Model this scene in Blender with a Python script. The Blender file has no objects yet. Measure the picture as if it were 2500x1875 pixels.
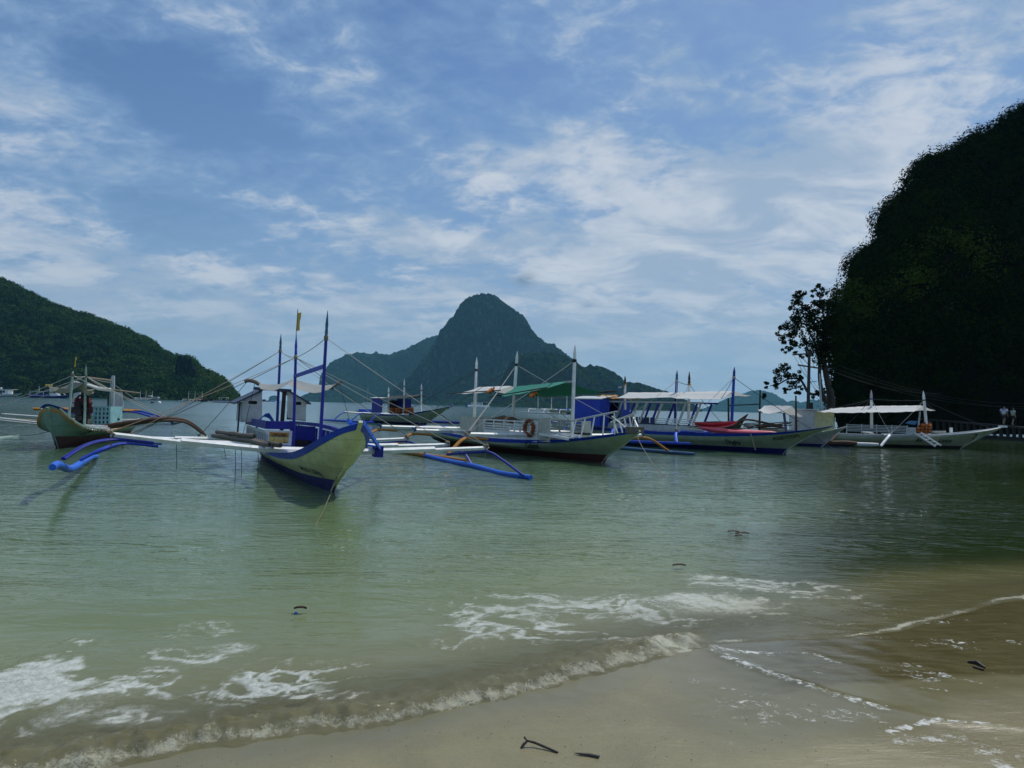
import bpy, bmesh, math, random
import numpy as np
from mathutils import Vector, Matrix
from mathutils.bvhtree import BVHTree

SC = bpy.context.scene
COL = SC.collection
PI = math.pi
# ------------------------------------------------------------------ camera
FPX, CX, CY, EYE = 1680.0, 1250.0, 937.5, 1.9        # focal length in photo pixels, photo centre, eye height over the water
PITCH, ROLL = math.atan(54.5 / FPX), math.radians(1.41)
cam_data = bpy.data.cameras.new('camera')
cam_data.sensor_width = 36.0
cam_data.lens = 36.0 * FPX / 2500.0
cam_data.clip_start = 0.1
cam_data.clip_end = 30000.0
cam = bpy.data.objects.new('camera', cam_data)
COL.objects.link(cam)
CAM_R = Matrix.Rotation(PI / 2 + PITCH, 3, 'X') @ Matrix.Rotation(ROLL, 3, 'Z')
cam.matrix_world = Matrix.Translation((0, 0, EYE)) @ CAM_R.to_4x4()
SC.camera = cam

# ------------------------------------------------------------------ sun, exposure, render settings
SUN_EL, SUN_AZ = math.radians(56), math.radians(38)    # azimuth clockwise from +Y (the view direction)
sd = bpy.data.lights.new('sun', 'SUN')
sd.energy = 3.0
sd.angle = math.radians(1.2)
sd.color = (1.0, 0.95, 0.86)
sun = bpy.data.objects.new('sun', sd)
COL.objects.link(sun)
to_sun = Vector((math.sin(SUN_AZ) * math.cos(SUN_EL), math.cos(SUN_AZ) * math.cos(SUN_EL), math.sin(SUN_EL)))
sun.rotation_euler = to_sun.to_track_quat('Z', 'Y').to_euler()
SC.view_settings.view_transform = 'Standard'
SC.view_settings.look = 'None'
SC.view_settings.gamma = 1.0
SC.view_settings.exposure = 0.1
SC.view_settings.use_curve_mapping = False
SC.render.engine = 'CYCLES'
SC.cycles.use_denoising = True
SC.cycles.max_bounces = 8
SC.cycles.diffuse_bounces = 3
SC.cycles.glossy_bounces = 3
SC.cycles.transmission_bounces = 3
SC.cycles.transparent_max_bounces = 8
SC.cycles.volume_bounces = 0
SC.cycles.sample_clamp_indirect = 4.0
SC.cycles.caustics_reflective = False
SC.cycles.caustics_refractive = False

# ------------------------------------------------------------------ node helpers
class NT:
    """small wrapper to write node trees briefly"""
    def __init__(self, tree):
        self.t = tree; self.n = tree.nodes; self.l = tree.links
    def new(self, typ, **kw):
        nd = self.n.new(typ)
        for k, v in kw.items():
            setattr(nd, k, v)
        return nd
    def put(self, sock, v):
        if isinstance(v, bpy.types.NodeSocket):
            self.l.new(v, sock)
        elif isinstance(v, (tuple, list)):
            v = tuple(v)
            if len(v) == 3 and len(sock.default_value) == 4: v = v + (1.0,)
            sock.default_value = v
        else:
            sock.default_value = v
    def math(self, op, a, b=0.0, c=None, clamp=False):
        nd = self.new('ShaderNodeMath', operation=op, use_clamp=clamp)
        self.put(nd.inputs[0], a); self.put(nd.inputs[1], b)
        if c is not None: self.put(nd.inputs[2], c)
        return nd.outputs[0]
    def vmath(self, op, a, b=None, s=None):
        nd = self.new('ShaderNodeVectorMath', operation=op)
        self.put(nd.inputs[0], a)
        if b is not None: self.put(nd.inputs[1], b)
        if s is not None: self.put(nd.inputs['Scale'], s)
        return nd.outputs['Value'] if op in ('LENGTH', 'DOT_PRODUCT', 'DISTANCE') else nd.outputs[0]
    def noise(self, vec, scale, detail=4.0, rough=0.55, dist=0.0, typ='FBM'):
        nd = self.new('ShaderNodeTexNoise')
        try: nd.noise_type = typ
        except Exception: pass
        self.put(nd.inputs['Vector'], vec); self.put(nd.inputs['Scale'], scale)
        nd.inputs['Detail'].default_value = detail; nd.inputs['Roughness'].default_value = rough
        nd.inputs['Distortion'].default_value = dist
        return nd.outputs['Fac']
    def ramp(self, fac, stops, interp='LINEAR'):
        nd = self.new('ShaderNodeValToRGB')
        cr = nd.color_ramp; cr.interpolation = interp
        while len(cr.elements) < len(stops): cr.elements.new(0.5)
        for e, (p, c) in zip(cr.elements, stops):
            e.position = p; e.color = tuple(c) + (1.0,) if len(c) == 3 else c
        self.put(nd.inputs[0], fac)
        return nd.outputs[0]
    def rng(self, v, a, b, c=0.0, d=1.0, smooth=True):
        nd = self.new('ShaderNodeMapRange', interpolation_type='SMOOTHSTEP' if smooth else 'LINEAR')
        self.put(nd.inputs[0], v)
        for i, x in enumerate((a, b, c, d)): self.put(nd.inputs[1 + i], x)
        return nd.outputs[0]
    def mix(self, f, a, b, typ='MIX'):
        nd = self.new('ShaderNodeMix', data_type='RGBA', blend_type=typ)
        self.put(nd.inputs[0], f); self.put(nd.inputs[6], a); self.put(nd.inputs[7], b)
        return nd.outputs[2]
    def mapping(self, vec, scale=(1, 1, 1), rot=(0, 0, 0), loc=(0, 0, 0)):
        nd = self.new('ShaderNodeMapping')
        self.put(nd.inputs[0], vec)
        nd.inputs[1].default_value = loc; nd.inputs[2].default_value = rot; nd.inputs[3].default_value = scale
        return nd.outputs[0]
    def attr(self, name):
        return self.new('ShaderNodeAttribute', attribute_name=name)

# ------------------------------------------------------------------ world: physical sky under broken high cloud
world = bpy.data.worlds.new('World')
SC.world = world
world.use_nodes = True
w = NT(world.node_tree)
w.n.clear()
out = w.new('ShaderNodeOutputWorld')
bg = w.new('ShaderNodeBackground')
sky = w.new('ShaderNodeTexSky')
sky.sky_type = 'NISHITA'
sky.sun_disc = False
sky.sun_elevation = SUN_EL
sky.sun_rotation = SUN_AZ
sky.air_density = 1.3
sky.dust_density = 0.6
sky.ozone_density = 2.5
SKY_STRENGTH = 0.085
tc = w.new('ShaderNodeTexCoord')
sep = w.new('ShaderNodeSeparateXYZ')
w.l.new(tc.outputs['Generated'], sep.inputs[0])
zc = w.math('MAXIMUM', sep.outputs[2], 0.0)
den = w.math('ADD', zc, 0.22)
uu = w.math('DIVIDE', sep.outputs[0], den)
vv = w.math('DIVIDE', sep.outputs[1], den)
cmb = w.new('ShaderNodeCombineXYZ')
w.put(cmb.inputs[0], uu); w.put(cmb.inputs[1], vv)
plane = cmb.outputs[0]                                  # position on the cloud layer
az = w.math('ARCTAN2', sep.outputs[0], sep.outputs[1])
el = w.math('ARCSINE', sep.outputs[2])
cm2 = w.new('ShaderNodeCombineXYZ')
w.put(cm2.inputs[0], az); w.put(cm2.inputs[1], el)
azel = cm2.outputs[0]
big = w.noise(w.mapping(plane, (0.65, 0.75, 1), (0, 0, 0.35)), 1.0, 3, 0.5, 0.4)
mid = w.noise(w.mapping(plane, (2.7, 3.2, 1), (0, 0, 0.3), (3.1, 1.7, 0)), 1.0, 7, 0.60, 0.5)
fine = w.noise(w.mapping(plane, (11, 13, 1), (0, 0, 0.5), (7.3, 2.2, 0)), 1.0, 7, 0.62, 0.4)
def blob(azd, eld, ra, re, rot=0.0):
    """soft oval bank of cloud at an azimuth and elevation, in degrees"""
    m = w.mapping(azel, (1, 1, 1), (0, 0, 0), (-math.radians(azd), -math.radians(eld), 0))
    m = w.mapping(m, (1, 1, 1), (0, 0, math.radians(-rot)))
    m = w.mapping(m, (1 / math.radians(ra), 1 / math.radians(re), 1))
    q = w.vmath('LENGTH', m)
    return w.math('EXPONENT', w.math('MULTIPLY', w.math('MULTIPLY', q, q), -1.0))
cover = w.math('ADD', w.math('MULTIPLY', w.math('SUBTRACT', big, 0.5), 0.9),
               w.math('ADD', w.math('MULTIPLY', w.math('SUBTRACT', mid, 0.5), 1.9), w.math('MULTIPLY', w.math('SUBTRACT', fine, 0.5), 1.15)))
cover = w.math('ADD', cover, 0.58)
for (a_, e_, ra_, re_, ro_, k_) in (
        (-25, 22, 15, 4.2, -24, -0.46), (-27.5, 13.7, 13, 2.8, -8, -0.34), (-8, 27, 10, 4, 0, -0.26), (21, 26.5, 8, 2.6, 0, -0.34),
        (13, 22, 6, 2.0, -10, -0.30), (-9, 18.5, 7, 2.5, -30, -0.20), (1.7, 20.3, 6, 3.2, 0, 0.26), (-15, 12.6, 8, 1.5, 3, 0.38), (14, 13.6, 16, 5, 0, 0.34), (12, 19, 22, 9, 0, 0.20),
        (30, 26, 12, 6, 0, 0.26), (22, 16.5, 9, 2.6, 5, 0.26), (-30, 31, 18, 4.0, -16, 0.40), (-28, 8, 14, 2.5, 0, 0.16)):
    cover = w.math('ADD', cover, w.math('MULTIPLY', blob(a_, e_, ra_, re_, ro_), k_))
veil = w.rng(el, math.radians(24), math.radians(2), 0.0, 0.42)
cover = w.math('ADD', cover, veil)
cfac = w.rng(cover, 0.08, 0.92, 0.0, 0.95)
thick = w.rng(cover, 0.50, 1.15, 0.0, 1.0)
skycol = w.new('ShaderNodeHueSaturation')
skycol.inputs['Saturation'].default_value = 1.18
skycol.inputs['Value'].default_value = 0.90
tintn = w.new('ShaderNodeMix', data_type='RGBA', blend_type='MULTIPLY'); tintn.inputs[0].default_value = 1.0
w.l.new(sky.outputs[0], tintn.inputs[6]); tintn.inputs[7].default_value = (0.93, 0.91, 1.0, 1)     # a violet cast, as the photograph has it
w.l.new(tintn.outputs[2], skycol.inputs['Color'])
K = 1.0 / SKY_STRENGTH
thin_c = tuple(c * K for c in (0.21, 0.335, 0.54))
bright_c = tuple(c * K for c in (0.57, 0.61, 0.675))
grey_c = tuple(c * K for c in (0.33, 0.42, 0.55))
under = w.noise(w.mapping(plane, (2.6, 3.4, 1), (0, 0, 0.2), (1.2, 9.4, 0)), 1.0, 5, 0.6, 0.5)
cloud_c = w.mix(w.rng(under, 0.38, 0.62), grey_c, bright_c)
cloud_c = w.mix(w.math('MULTIPLY', thick, 1.0), thin_c, cloud_c)
low_c = tuple(c * K for c in (0.32, 0.42, 0.55))
cloud_c = w.mix(w.rng(el, math.radians(12), math.radians(2), 0.0, 0.75), cloud_c, low_c)
allsky = w.mix(cfac, skycol.outputs[0], cloud_c)
scud = w.math('MULTIPLY', w.math('ADD', blob(0.9, 10.5, 0.9, 0.5, 10), w.math('MULTIPLY', blob(6.2, 8.4, 0.6, 0.4), 0.6)), w.rng(fine, 0.30, 0.62))
allsky = w.mix(w.math('MULTIPLY', scud, 0.75, None, True), allsky, tuple(c * K for c in (0.10, 0.17, 0.27)))
w.l.new(allsky, bg.inputs[0])
bg.inputs[1].default_value = SKY_STRENGTH
w.l.new(bg.outputs[0], out.inputs[0])

# ------------------------------------------------------------------ geometry helpers
def ray(px, py):
    return CAM_R @ Vector(((px - CX) / FPX, -(py - CY) / FPX, -1.0))
def at(px, py, Y):
    d = ray(px, py)
    return Vector((0, 0, EYE)) + d * (Y / d.y)
def on_z(px, py, z=0.0):
    d = ray(px, py)
    return Vector((0, 0, EYE)) + d * ((z - EYE) / d.z)

def tag(o, label=None, cat=None, group=None, kind=None):
    if label: o['label'] = label
    if cat: o['category'] = cat
    if group: o['group'] = group
    if kind: o['kind'] = kind
    return o
def empty(name, loc=(0, 0, 0), rot=(0, 0, 0), label=None, cat=None, group=None, kind=None):
    o = bpy.data.objects.new(name, None)
    o.empty_display_size = 0.2
    o.location = loc; o.rotation_euler = rot
    COL.objects.link(o)
    return tag(o, label, cat, group, kind)
def link(name, me, mat, parent=None, smooth=False):
    if mat is not None and not me.materials: me.materials.append(mat)
    if smooth:
        me.polygons.foreach_set('use_smooth', [True] * len(me.polygons))
    o = bpy.data.objects.new(name, me)
    COL.objects.link(o)
    if parent is not None: o.parent = parent
    return o
def mesh_arrays(name, V, F, mat, parent=None, smooth=False, attrs=None):
    """V (n,3), F (m,k) arrays -> object; fast for large meshes"""
    V = np.asarray(V, np.float32); F = np.asarray(F, np.int32)
    me = bpy.data.meshes.new(name)
    m, k = F.shape
    me.vertices.add(len(V)); me.vertices.foreach_set('co', V.ravel())
    me.loops.add(m * k); me.loops.foreach_set('vertex_index', F.ravel())
    me.polygons.add(m)
    me.polygons.foreach_set('loop_start', np.arange(0, m * k, k, dtype=np.int32))
    me.polygons.foreach_set('loop_total', np.full(m, k, np.int32))
    me.update(calc_edges=True)
    for an, av in (attrs or {}).items():
        a = me.attributes.new(an, 'FLOAT', 'POINT')
        a.data.foreach_set('value', np.asarray(av, np.float32))
    return link(name, me, mat, parent, smooth)

class MB:
    """collects simple solids into one mesh"""
    def __init__(self): self.v = []; self.f = []
    def add(self, vs, fs):
        o = len(self.v)
        self.v += [tuple(x) for x in vs]
        self.f += [tuple(i + o for i in f) for f in fs]
        return self
    def box(self, c, s, rot=None):
        hx, hy, hz = s[0] / 2, s[1] / 2, s[2] / 2
        vs = [Vector((x, y, z)) for x in (-hx, hx) for y in (-hy, hy) for z in (-hz, hz)]
        if rot is not None: vs = [rot @ q for q in vs]
        return self.add([Vector(c) + q for q in vs], [(0, 1, 3, 2), (4, 6, 7, 5), (0, 4, 5, 1), (2, 3, 7, 6), (0, 2, 6, 4), (1, 5, 7, 3)])
    def bar(self, p, q, wd, ht, up=(0, 0, 1)):
        p, q = Vector(p), Vector(q)
        d = (q - p).normalized()
        s = d.cross(Vector(up))
        s = s.normalized() if s.length > 1e-5 else Vector((1, 0, 0))
        u = s.cross(d)
        vs = []
        for e in (p, q):
            for a, b in ((-1, -1), (1, -1), (1, 1), (-1, 1)):
                vs.append(e + s * (a * wd / 2) + u * (b * ht / 2))
        return self.add(vs, [(0, 1, 2, 3), (7, 6, 5, 4), (0, 4, 5, 1), (1, 5, 6, 2), (2, 6, 7, 3), (3, 7, 4, 0)])
    def tube(self, pts, r, n=8, cap=True, flat=1.0):
        pts = [Vector(p) for p in pts]
        rs = r if isinstance(r, (list, tuple)) else [r] * len(pts)
        o = len(self.v); fs = []
        t0 = (pts[1] - pts[0]).normalized()
        ref = Vector((0, 0, 1)) if abs(t0.z) < 0.9 else Vector((1, 0, 0))
        a = t0.cross(ref).normalized()
        vs = []
        for i, p in enumerate(pts):
            t = (pts[min(i + 1, len(pts) - 1)] - pts[max(i - 1, 0)]).normalized()
            a = (a - t * a.dot(t)).normalized()
            b = t.cross(a)
            for k in range(n):
                th = 2 * PI * k / n
                vs.append(p + (a * math.cos(th) + b * math.sin(th) * flat) * rs[i])
        for i in range(len(pts) - 1):
            for k in range(n):
                k2 = (k + 1) % n
                fs.append((i * n + k, i * n + k2, (i + 1) * n + k2, (i + 1) * n + k))
        if cap:
            fs.append(tuple(range(n))[::-1]); fs.append(tuple((len(pts) - 1) * n + k for k in range(n)))
        return self.add(vs, fs)
    def grid(self, rows, thick=0.0, up=None):
        """rows of points -> sheet; with thickness it becomes a closed solid"""
        R = [[Vector(p) for p in r] for r in rows]
        nr, nc = len(R), len(R[0])
        if not thick:
            return self.add([p for r in R for p in r], [(i * nc + j, i * nc + j + 1, (i + 1) * nc + j + 1, (i + 1) * nc + j) for i in range(nr - 1) for j in range(nc - 1)])
        u = Vector(up or (0, 0, -1)) * thick
        top = [p for r in R for p in r]; bot = [p + u for p in top]
        N = len(top); fs = []
        for i in range(nr - 1):
            for j in range(nc - 1):
                a = i * nc + j
                fs.append((a, a + 1, a + nc + 1, a + nc)); fs.append((N + a, N + a + nc, N + a + nc + 1, N + a + 1))
        per = [(0, j) for j in range(nc)] + [(i, nc - 1) for i in range(1, nr)] + [(nr - 1, j) for j in range(nc - 2, -1, -1)] + [(i, 0) for i in range(nr - 2, 0, -1)]
        per = [i * nc + j for i, j in per]
        for a, b in zip(per, per[1:] + per[:1]): fs.append((a, N + a, N + b, b))
        return self.add(top + bot, fs)
    def prism(self, poly, a, b):
        """polygon of (u,v) points extruded: a(u,v)->front point, b(u,v)->back point"""
        n = len(poly)
        vs = [a(*p) for p in poly] + [b(*p) for p in poly]
        return self.add(vs, [tuple(range(n)), tuple(range(2 * n - 1, n - 1, -1))] + [(i, i + n, (i + 1) % n + n, (i + 1) % n) for i in range(n)])
    def build(self, name, mat, parent=None, smooth=False, label=None, kind=None):
        me = bpy.data.meshes.new(name)
        me.from_pydata(self.v, [], self.f)
        bm = bmesh.new(); bm.from_mesh(me); bmesh.ops.recalc_face_normals(bm, faces=bm.faces); bm.to_mesh(me); bm.free()
        me.update()
        o = link(name, me, mat, parent, smooth)
        if smooth:
            try: me.set_sharp_from_angle(angle=math.radians(40))
            except Exception: pass
        return tag(o, label, kind=kind)

def crom(P, n):
    """Catmull-Rom through points, n steps per span"""
    P = [Vector(p) for p in P]
    Q = [P[0] * 2 - P[1]] + P + [P[-1] * 2 - P[-2]]
    out_ = []
    for i in range(1, len(Q) - 2):
        for k in range(n):
            t = k / n
            a, b, c, d = Q[i - 1], Q[i], Q[i + 1], Q[i + 2]
            out_.append(0.5 * ((2 * b) + (c - a) * t + (2 * a - 5 * b + 4 * c - d) * t * t + (3 * b - a - 3 * c + d) * t ** 3))
    out_.append(P[-1])
    return out_
def sagline(p, q, sag, n=8):
    p, q = Vector(p), Vector(q)
    return [p.lerp(q, i / n) + Vector((0, 0, -4 * sag * (i / n) * (1 - i / n))) for i in range(n + 1)]

# value noise in numpy
def _h(ix, iy, seed):
    n = (ix.astype(np.int64) * 374761393 + iy.astype(np.int64) * 668265263 + seed * 982451653) & 0x7fffffff
    n = ((n ^ (n >> 13)) * 1274126177) & 0x7fffffff
    return ((n ^ (n >> 16)) & 0xffff) / 65535.0
def vnoise(x, y, seed=0):
    x = np.asarray(x, float); y = np.asarray(y, float)
    ix, iy = np.floor(x), np.floor(y)
    fx, fy = x - ix, y - iy
    fx = fx * fx * fx * (fx * (fx * 6 - 15) + 10); fy = fy * fy * fy * (fy * (fy * 6 - 15) + 10)
    a = _h(ix, iy, seed); b = _h(ix + 1, iy, seed); c = _h(ix, iy + 1, seed); d = _h(ix + 1, iy + 1, seed)
    return (a * (1 - fx) + b * fx) * (1 - fy) + (c * (1 - fx) + d * fx) * fy
def fbm(x, y, octs=4, seed=0, gain=0.5):
    s = 0.0; a = 1.0; t = 0.0
    for i in range(octs):
        s = s + a * (vnoise(x * 2 ** i + 17.3 * i, y * 2 ** i - 9.1 * i, seed + i) - 0.5); t += a; a *= gain
    return s / t * 2
def sstep(a, b, x):
    t = np.clip((x - a) / (b - a), 0, 1)
    return t * t * (3 - 2 * t)

# ------------------------------------------------------------------ materials
MATS = {}
def material(name):
    m = bpy.data.materials.new(name); m.use_nodes = True
    t = NT(m.node_tree)
    return m, t, t.n['Principled BSDF']
def paint(name, col, rough=0.5, wear=0.25, dirt=(0.16, 0.13, 0.09), scale=3.0, bump=0.004, streak=True, spec=0.4, seams=0.0):
    """weathered paint: base colour, blotches, streaks of dirt and fine relief"""
    if name in MATS: return MATS[name]
    m, t, b = material(name)
    co = t.new('ShaderNodeTexCoord').outputs['Object']
    n1 = t.noise(co, scale, 6, 0.6, 0.4)
    n2 = t.noise(t.mapping(co, (6, 6, 1.2) if streak else (4, 4, 4)), scale, 5, 0.65)
    lum = t.rng(n1, 0.3, 0.7, 0.84, 1.1)
    c = t.mix(1.0, tuple(col), t.mix(0.0, (1, 1, 1), (1, 1, 1)), 'MULTIPLY')
    vm = t.new('ShaderNodeVectorMath', operation='SCALE'); t.put(vm.inputs[0], c); t.put(vm.inputs['Scale'], lum)
    c = t.mix(t.math('MULTIPLY', t.rng(n2, 0.5, 0.78), wear), vm.outputs[0], tuple(dirt))
    if seams:
        so = t.new('ShaderNodeSeparateXYZ'); t.put(so.inputs[0], co)
        fr = t.math('FRACT', t.math('ADD', t.math('MULTIPLY', so.outputs[2], 1 / seams), t.math('MULTIPLY', t.noise(co, 0.7, 2), 0.5)))
        ln = t.math('MULTIPLY', t.rng(fr, 0.05, 0.0), t.rng(n1, 0.25, 0.55, 0.15, 0.6))
        chip = t.math('MULTIPLY', t.rng(t.noise(co, 7, 6, 0.7), 0.63, 0.70), t.rng(t.noise(co, 1.1, 3), 0.45, 0.6))
        c = t.mix(ln, c, tuple(x * 0.4 for x in dirt)); c = t.mix(t.math('MULTIPLY', chip, 0.6), c, tuple(dirt))
    t.put(b.inputs['Base Color'], c)
    t.put(b.inputs['Roughness'], t.rng(n2, 0.3, 0.7, rough - 0.08, min(1, rough + 0.14)))
    b.inputs['Specular IOR Level'].default_value = spec
    bp = t.new('ShaderNodeBump'); bp.inputs['Distance'].default_value = bump; bp.inputs['Strength'].default_value = 0.6
    t.put(bp.inputs['Height'], t.noise(co, scale * 9, 5, 0.6)); t.l.new(bp.outputs[0], b.inputs['Normal'])
    MATS[name] = m
    return m
def cloth(name, col, transl=0.25, dirt=0.25):
    """tarpaulin: slightly translucent woven sheet with creases"""
    if name in MATS: return MATS[name]
    m, t, b = material(name)
    co = t.new('ShaderNodeTexCoord').outputs['Object']
    n1 = t.noise(co, 2.2, 6, 0.6, 0.6)
    n2 = t.noise(t.mapping(co, (1, 7, 3)), 2.5, 5, 0.6, 0.3)
    c = t.mix(t.math('MULTIPLY', t.rng(n1, 0.48, 0.75), dirt), tuple(col), tuple(x * 0.55 for x in col))
    t.put(b.inputs['Base Color'], c); b.inputs['Roughness'].default_value = 0.7
    bp = t.new('ShaderNodeBump'); bp.inputs['Distance'].default_value = 0.05; bp.inputs['Strength'].default_value = 0.5
    t.put(bp.inputs['Height'], n2); t.l.new(bp.outputs[0], b.inputs['Normal'])
    tr = t.new('ShaderNodeBsdfTranslucent'); t.put(tr.inputs[0], c)
    mx = t.new('ShaderNodeMixShader'); mx.inputs[0].default_value = transl
    t.l.new(b.outputs[0], mx.inputs[1]); t.l.new(tr.outputs[0], mx.inputs[2])
    t.l.new(mx.outputs[0], t.n['Material Output'].inputs[0])
    MATS[name] = m
    return m
def wood(name, col, col2, scale=4.0, rough=0.75):
    if name in MATS: return MATS[name]
    m, t, b = material(name)
    co = t.new('ShaderNodeTexCoord').outputs['Object']
    n1 = t.noise(t.mapping(co, (9, 9, 2)), scale, 6, 0.65, 0.8)
    t.put(b.inputs['Base Color'], t.mix(t.rng(n1, 0.35, 0.68), tuple(col), tuple(col2)))
    b.inputs['Roughness'].default_value = rough
    bp = t.new('ShaderNodeBump'); bp.inputs['Distance'].default_value = 0.006
    t.put(bp.inputs['Height'], n1); t.l.new(bp.outputs[0], b.inputs['Normal'])
    MATS[name] = m
    return m
def leafmat(name, c1, c2, c3, scale=0.2, transl=0.2):
    if name in MATS: return MATS[name]
    m, t, b = material(name)
    geo = t.new('ShaderNodeNewGeometry')
    oi = t.noise(geo.outputs['Position'], scale, 3, 0.55)
    fi = t.attr('tint').outputs['Fac']
    c = t.mix(t.rng(oi, 0.35, 0.65), tuple(c1), tuple(c2))
    c = t.mix(fi, c, tuple(c3))
    t.put(b.inputs['Base Color'], c)
    b.inputs['Roughness'].default_value = 0.9; b.inputs['Specular IOR Level'].default_value = 0.0
    tr = t.new('ShaderNodeBsdfTranslucent'); t.put(tr.inputs[0], c)
    mx = t.new('ShaderNodeMixShader'); mx.inputs[0].default_value = transl
    t.l.new(b.outputs[0], mx.inputs[1]); t.l.new(tr.outputs[0], mx.inputs[2])
    t.l.new(mx.outputs[0], t.n['Material Output'].inputs[0])
    MATS[name] = m
    return m

WHITE = paint('white_paint', (0.78, 0.80, 0.78), 0.45, 0.22)
CREAM = paint('cream_paint', (0.56, 0.57, 0.30), 0.45, 0.30, (0.22, 0.20, 0.08), seams=0.31)
PALE = paint('pale_grey_paint', (0.46, 0.50, 0.50), 0.5, 0.35)
SAGE = paint('greenish_white_paint', (0.36, 0.43, 0.30), 0.45, 0.40, (0.11, 0.12, 0.06), seams=0.24)
TEALW = paint('pale_teal_paint', (0.22, 0.33, 0.28), 0.5, 0.35, (0.1, 0.1, 0.06), seams=0.3)
AQUA = paint('aqua_paint', (0.22, 0.46, 0.50), 0.5, 0.3)
NAVY = paint('dark_blue_paint', (0.004, 0.013, 0.24), 0.4, 0.2, (0.02, 0.02, 0.08))
BLUE = paint('royal_blue_paint', (0.008, 0.045, 0.42), 0.4, 0.25, (0.03, 0.04, 0.15))
SKYB = paint('bright_blue_paint', (0.012, 0.12, 0.62), 0.45, 0.3, (0.03, 0.06, 0.2))
BOOTBLUE = paint('navy_antifouling', (0.008, 0.008, 0.10), 0.5, 0.3, (0.02, 0.03, 0.03))
BOOTRED = paint('red_antifouling', (0.055, 0.012, 0.010), 0.6, 0.4, (0.04, 0.04, 0.02))
TEALTIP = paint('teal_mast_paint', (0.02, 0.12, 0.20), 0.5, 0.3)
OCHRE = paint('ochre_paint', (0.42, 0.17, 0.02), 0.5, 0.35, (0.12, 0.08, 0.03))
TAN = paint('tan_paint', (0.42, 0.24, 0.09), 0.55, 0.3)
BLACK = paint('black_paint', (0.012, 0.012, 0.014), 0.5, 0.2)
DKBLUEGREY = paint('dark_slate_paint', (0.03, 0.045, 0.08), 0.5, 0.2)
RUSTWOOD = wood('weathered_brown_wood', (0.10, 0.045, 0.022), (0.045, 0.028, 0.018))
BAMBOO = wood('weathered_bamboo', (0.30, 0.26, 0.19), (0.12, 0.10, 0.07))
GREYWOOD = wood('grey_driftwood', (0.18, 0.15, 0.11), (0.07, 0.06, 0.05))
DARKWOOD = wood('wet_dark_wood', (0.012, 0.010, 0.008), (0.03, 0.022, 0.016), 6, 0.5)
ROPE = wood('tan_rope', (0.34, 0.29, 0.20), (0.16, 0.13, 0.08), 20, 0.9)
ROPEDK = wood('dark_rope', (0.05, 0.06, 0.055), (0.02, 0.025, 0.022), 20, 0.9)
ROPEBL = wood('blue_rope', (0.03, 0.12, 0.30), (0.02, 0.06, 0.16), 20, 0.9)
ROPEWH = wood('pale_rope', (0.50, 0.50, 0.46), (0.3, 0.3, 0.27), 20, 0.9)
TARPW = cloth('white_tarpaulin', (0.82, 0.83, 0.82), 0.52, 0.12)
TARPG = cloth('grey_tarpaulin', (0.24, 0.25, 0.19), 0.15, 0.4)
TARPGR = cloth('green_tarpaulin', (0.012, 0.24, 0.17), 0.22)
TARPO = cloth('orange_tarpaulin', (0.42, 0.20, 0.02), 0.2)
TARPDK = cloth('dark_tarpaulin', (0.035, 0.04, 0.035), 0.1)
TARPBL = cloth('blue_tarpaulin', (0.012, 0.14, 0.60), 0.2)
TARPTEAL = cloth('steel_blue_tarpaulin', (0.02, 0.16, 0.34), 0.2)
ORANGE = cloth('orange_life_jacket_cloth', (0.62, 0.17, 0.015), 0.05)
REDCLOTH = cloth('dark_red_cloth', (0.10, 0.008, 0.008), 0.05)
BLACKCLOTH = cloth('black_cloth', (0.012, 0.012, 0.014), 0.02)
RINGC = paint('faded_orange_ring', (0.23, 0.055, 0.018), 0.6, 0.4)
PINK = paint('faded_pink_plastic', (0.62, 0.09, 0.13), 0.45, 0.25, (0.3, 0.06, 0.06))
REDK = paint('red_plastic', (0.42, 0.012, 0.03), 0.4, 0.2, (0.2, 0.02, 0.03))
YELLOWC = cloth('yellow_flag_cloth', (0.60, 0.48, 0.08), 0.3)
CONC = paint('stained_concrete', (0.034, 0.034, 0.030), 0.85, 0.5, (0.02, 0.022, 0.015))
WOODPOLE = wood('utility_pole_wood', (0.05, 0.045, 0.04), (0.025, 0.022, 0.02))
BARK = wood('dark_bark', (0.045, 0.035, 0.025), (0.02, 0.016, 0.012))
# ------------------------------------------------------------------ shoreline
SHORE = np.array([(-120, -16), (-60, -8), (-25, -2.0), (-10, 1.2), (-5, 2.55), (-3, 3.25), (-1.98, 3.62), (-1.58, 3.82), (-1.16, 3.98), (-0.65, 4.17), (0.03, 4.55),
                  (0.73, 5.06), (1.19, 5.38), (1.68, 5.68), (2.33, 5.80), (3.0, 5.95), (3.52, 6.18), (4.09, 6.55), (5.12, 7.19), (6.4, 7.65), (9.5, 8.3), (14, 10), (23, 16), (42, 34), (62, 55), (76, 76), (120, 112)], float)
def shore_dist(X, Y):
    """signed distance from the waterline, positive out to sea, and position along it"""
    best = np.full(X.shape, 1e9); sgn = np.ones(X.shape)
    for (ax, ay), (bx, by) in zip(SHORE[:-1], SHORE[1:]):
        dx, dy = bx - ax, by - ay
        L2 = dx * dx + dy * dy
        t = np.clip(((X - ax) * dx + (Y - ay) * dy) / L2, 0, 1)
        ex, ey = X - (ax + t * dx), Y - (ay + t * dy)
        d = np.hypot(ex, ey)
        s = np.where(dx * ey - dy * ex >= 0, 1.0, -1.0)
        m = d < best
        best = np.where(m, d, best); sgn = np.where(m, s, sgn)
    return best * sgn
def pix(pts, z=0.0):
    return [(on_z(x, y, z).x, on_z(x, y, z).y) for x, y in pts]
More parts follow.
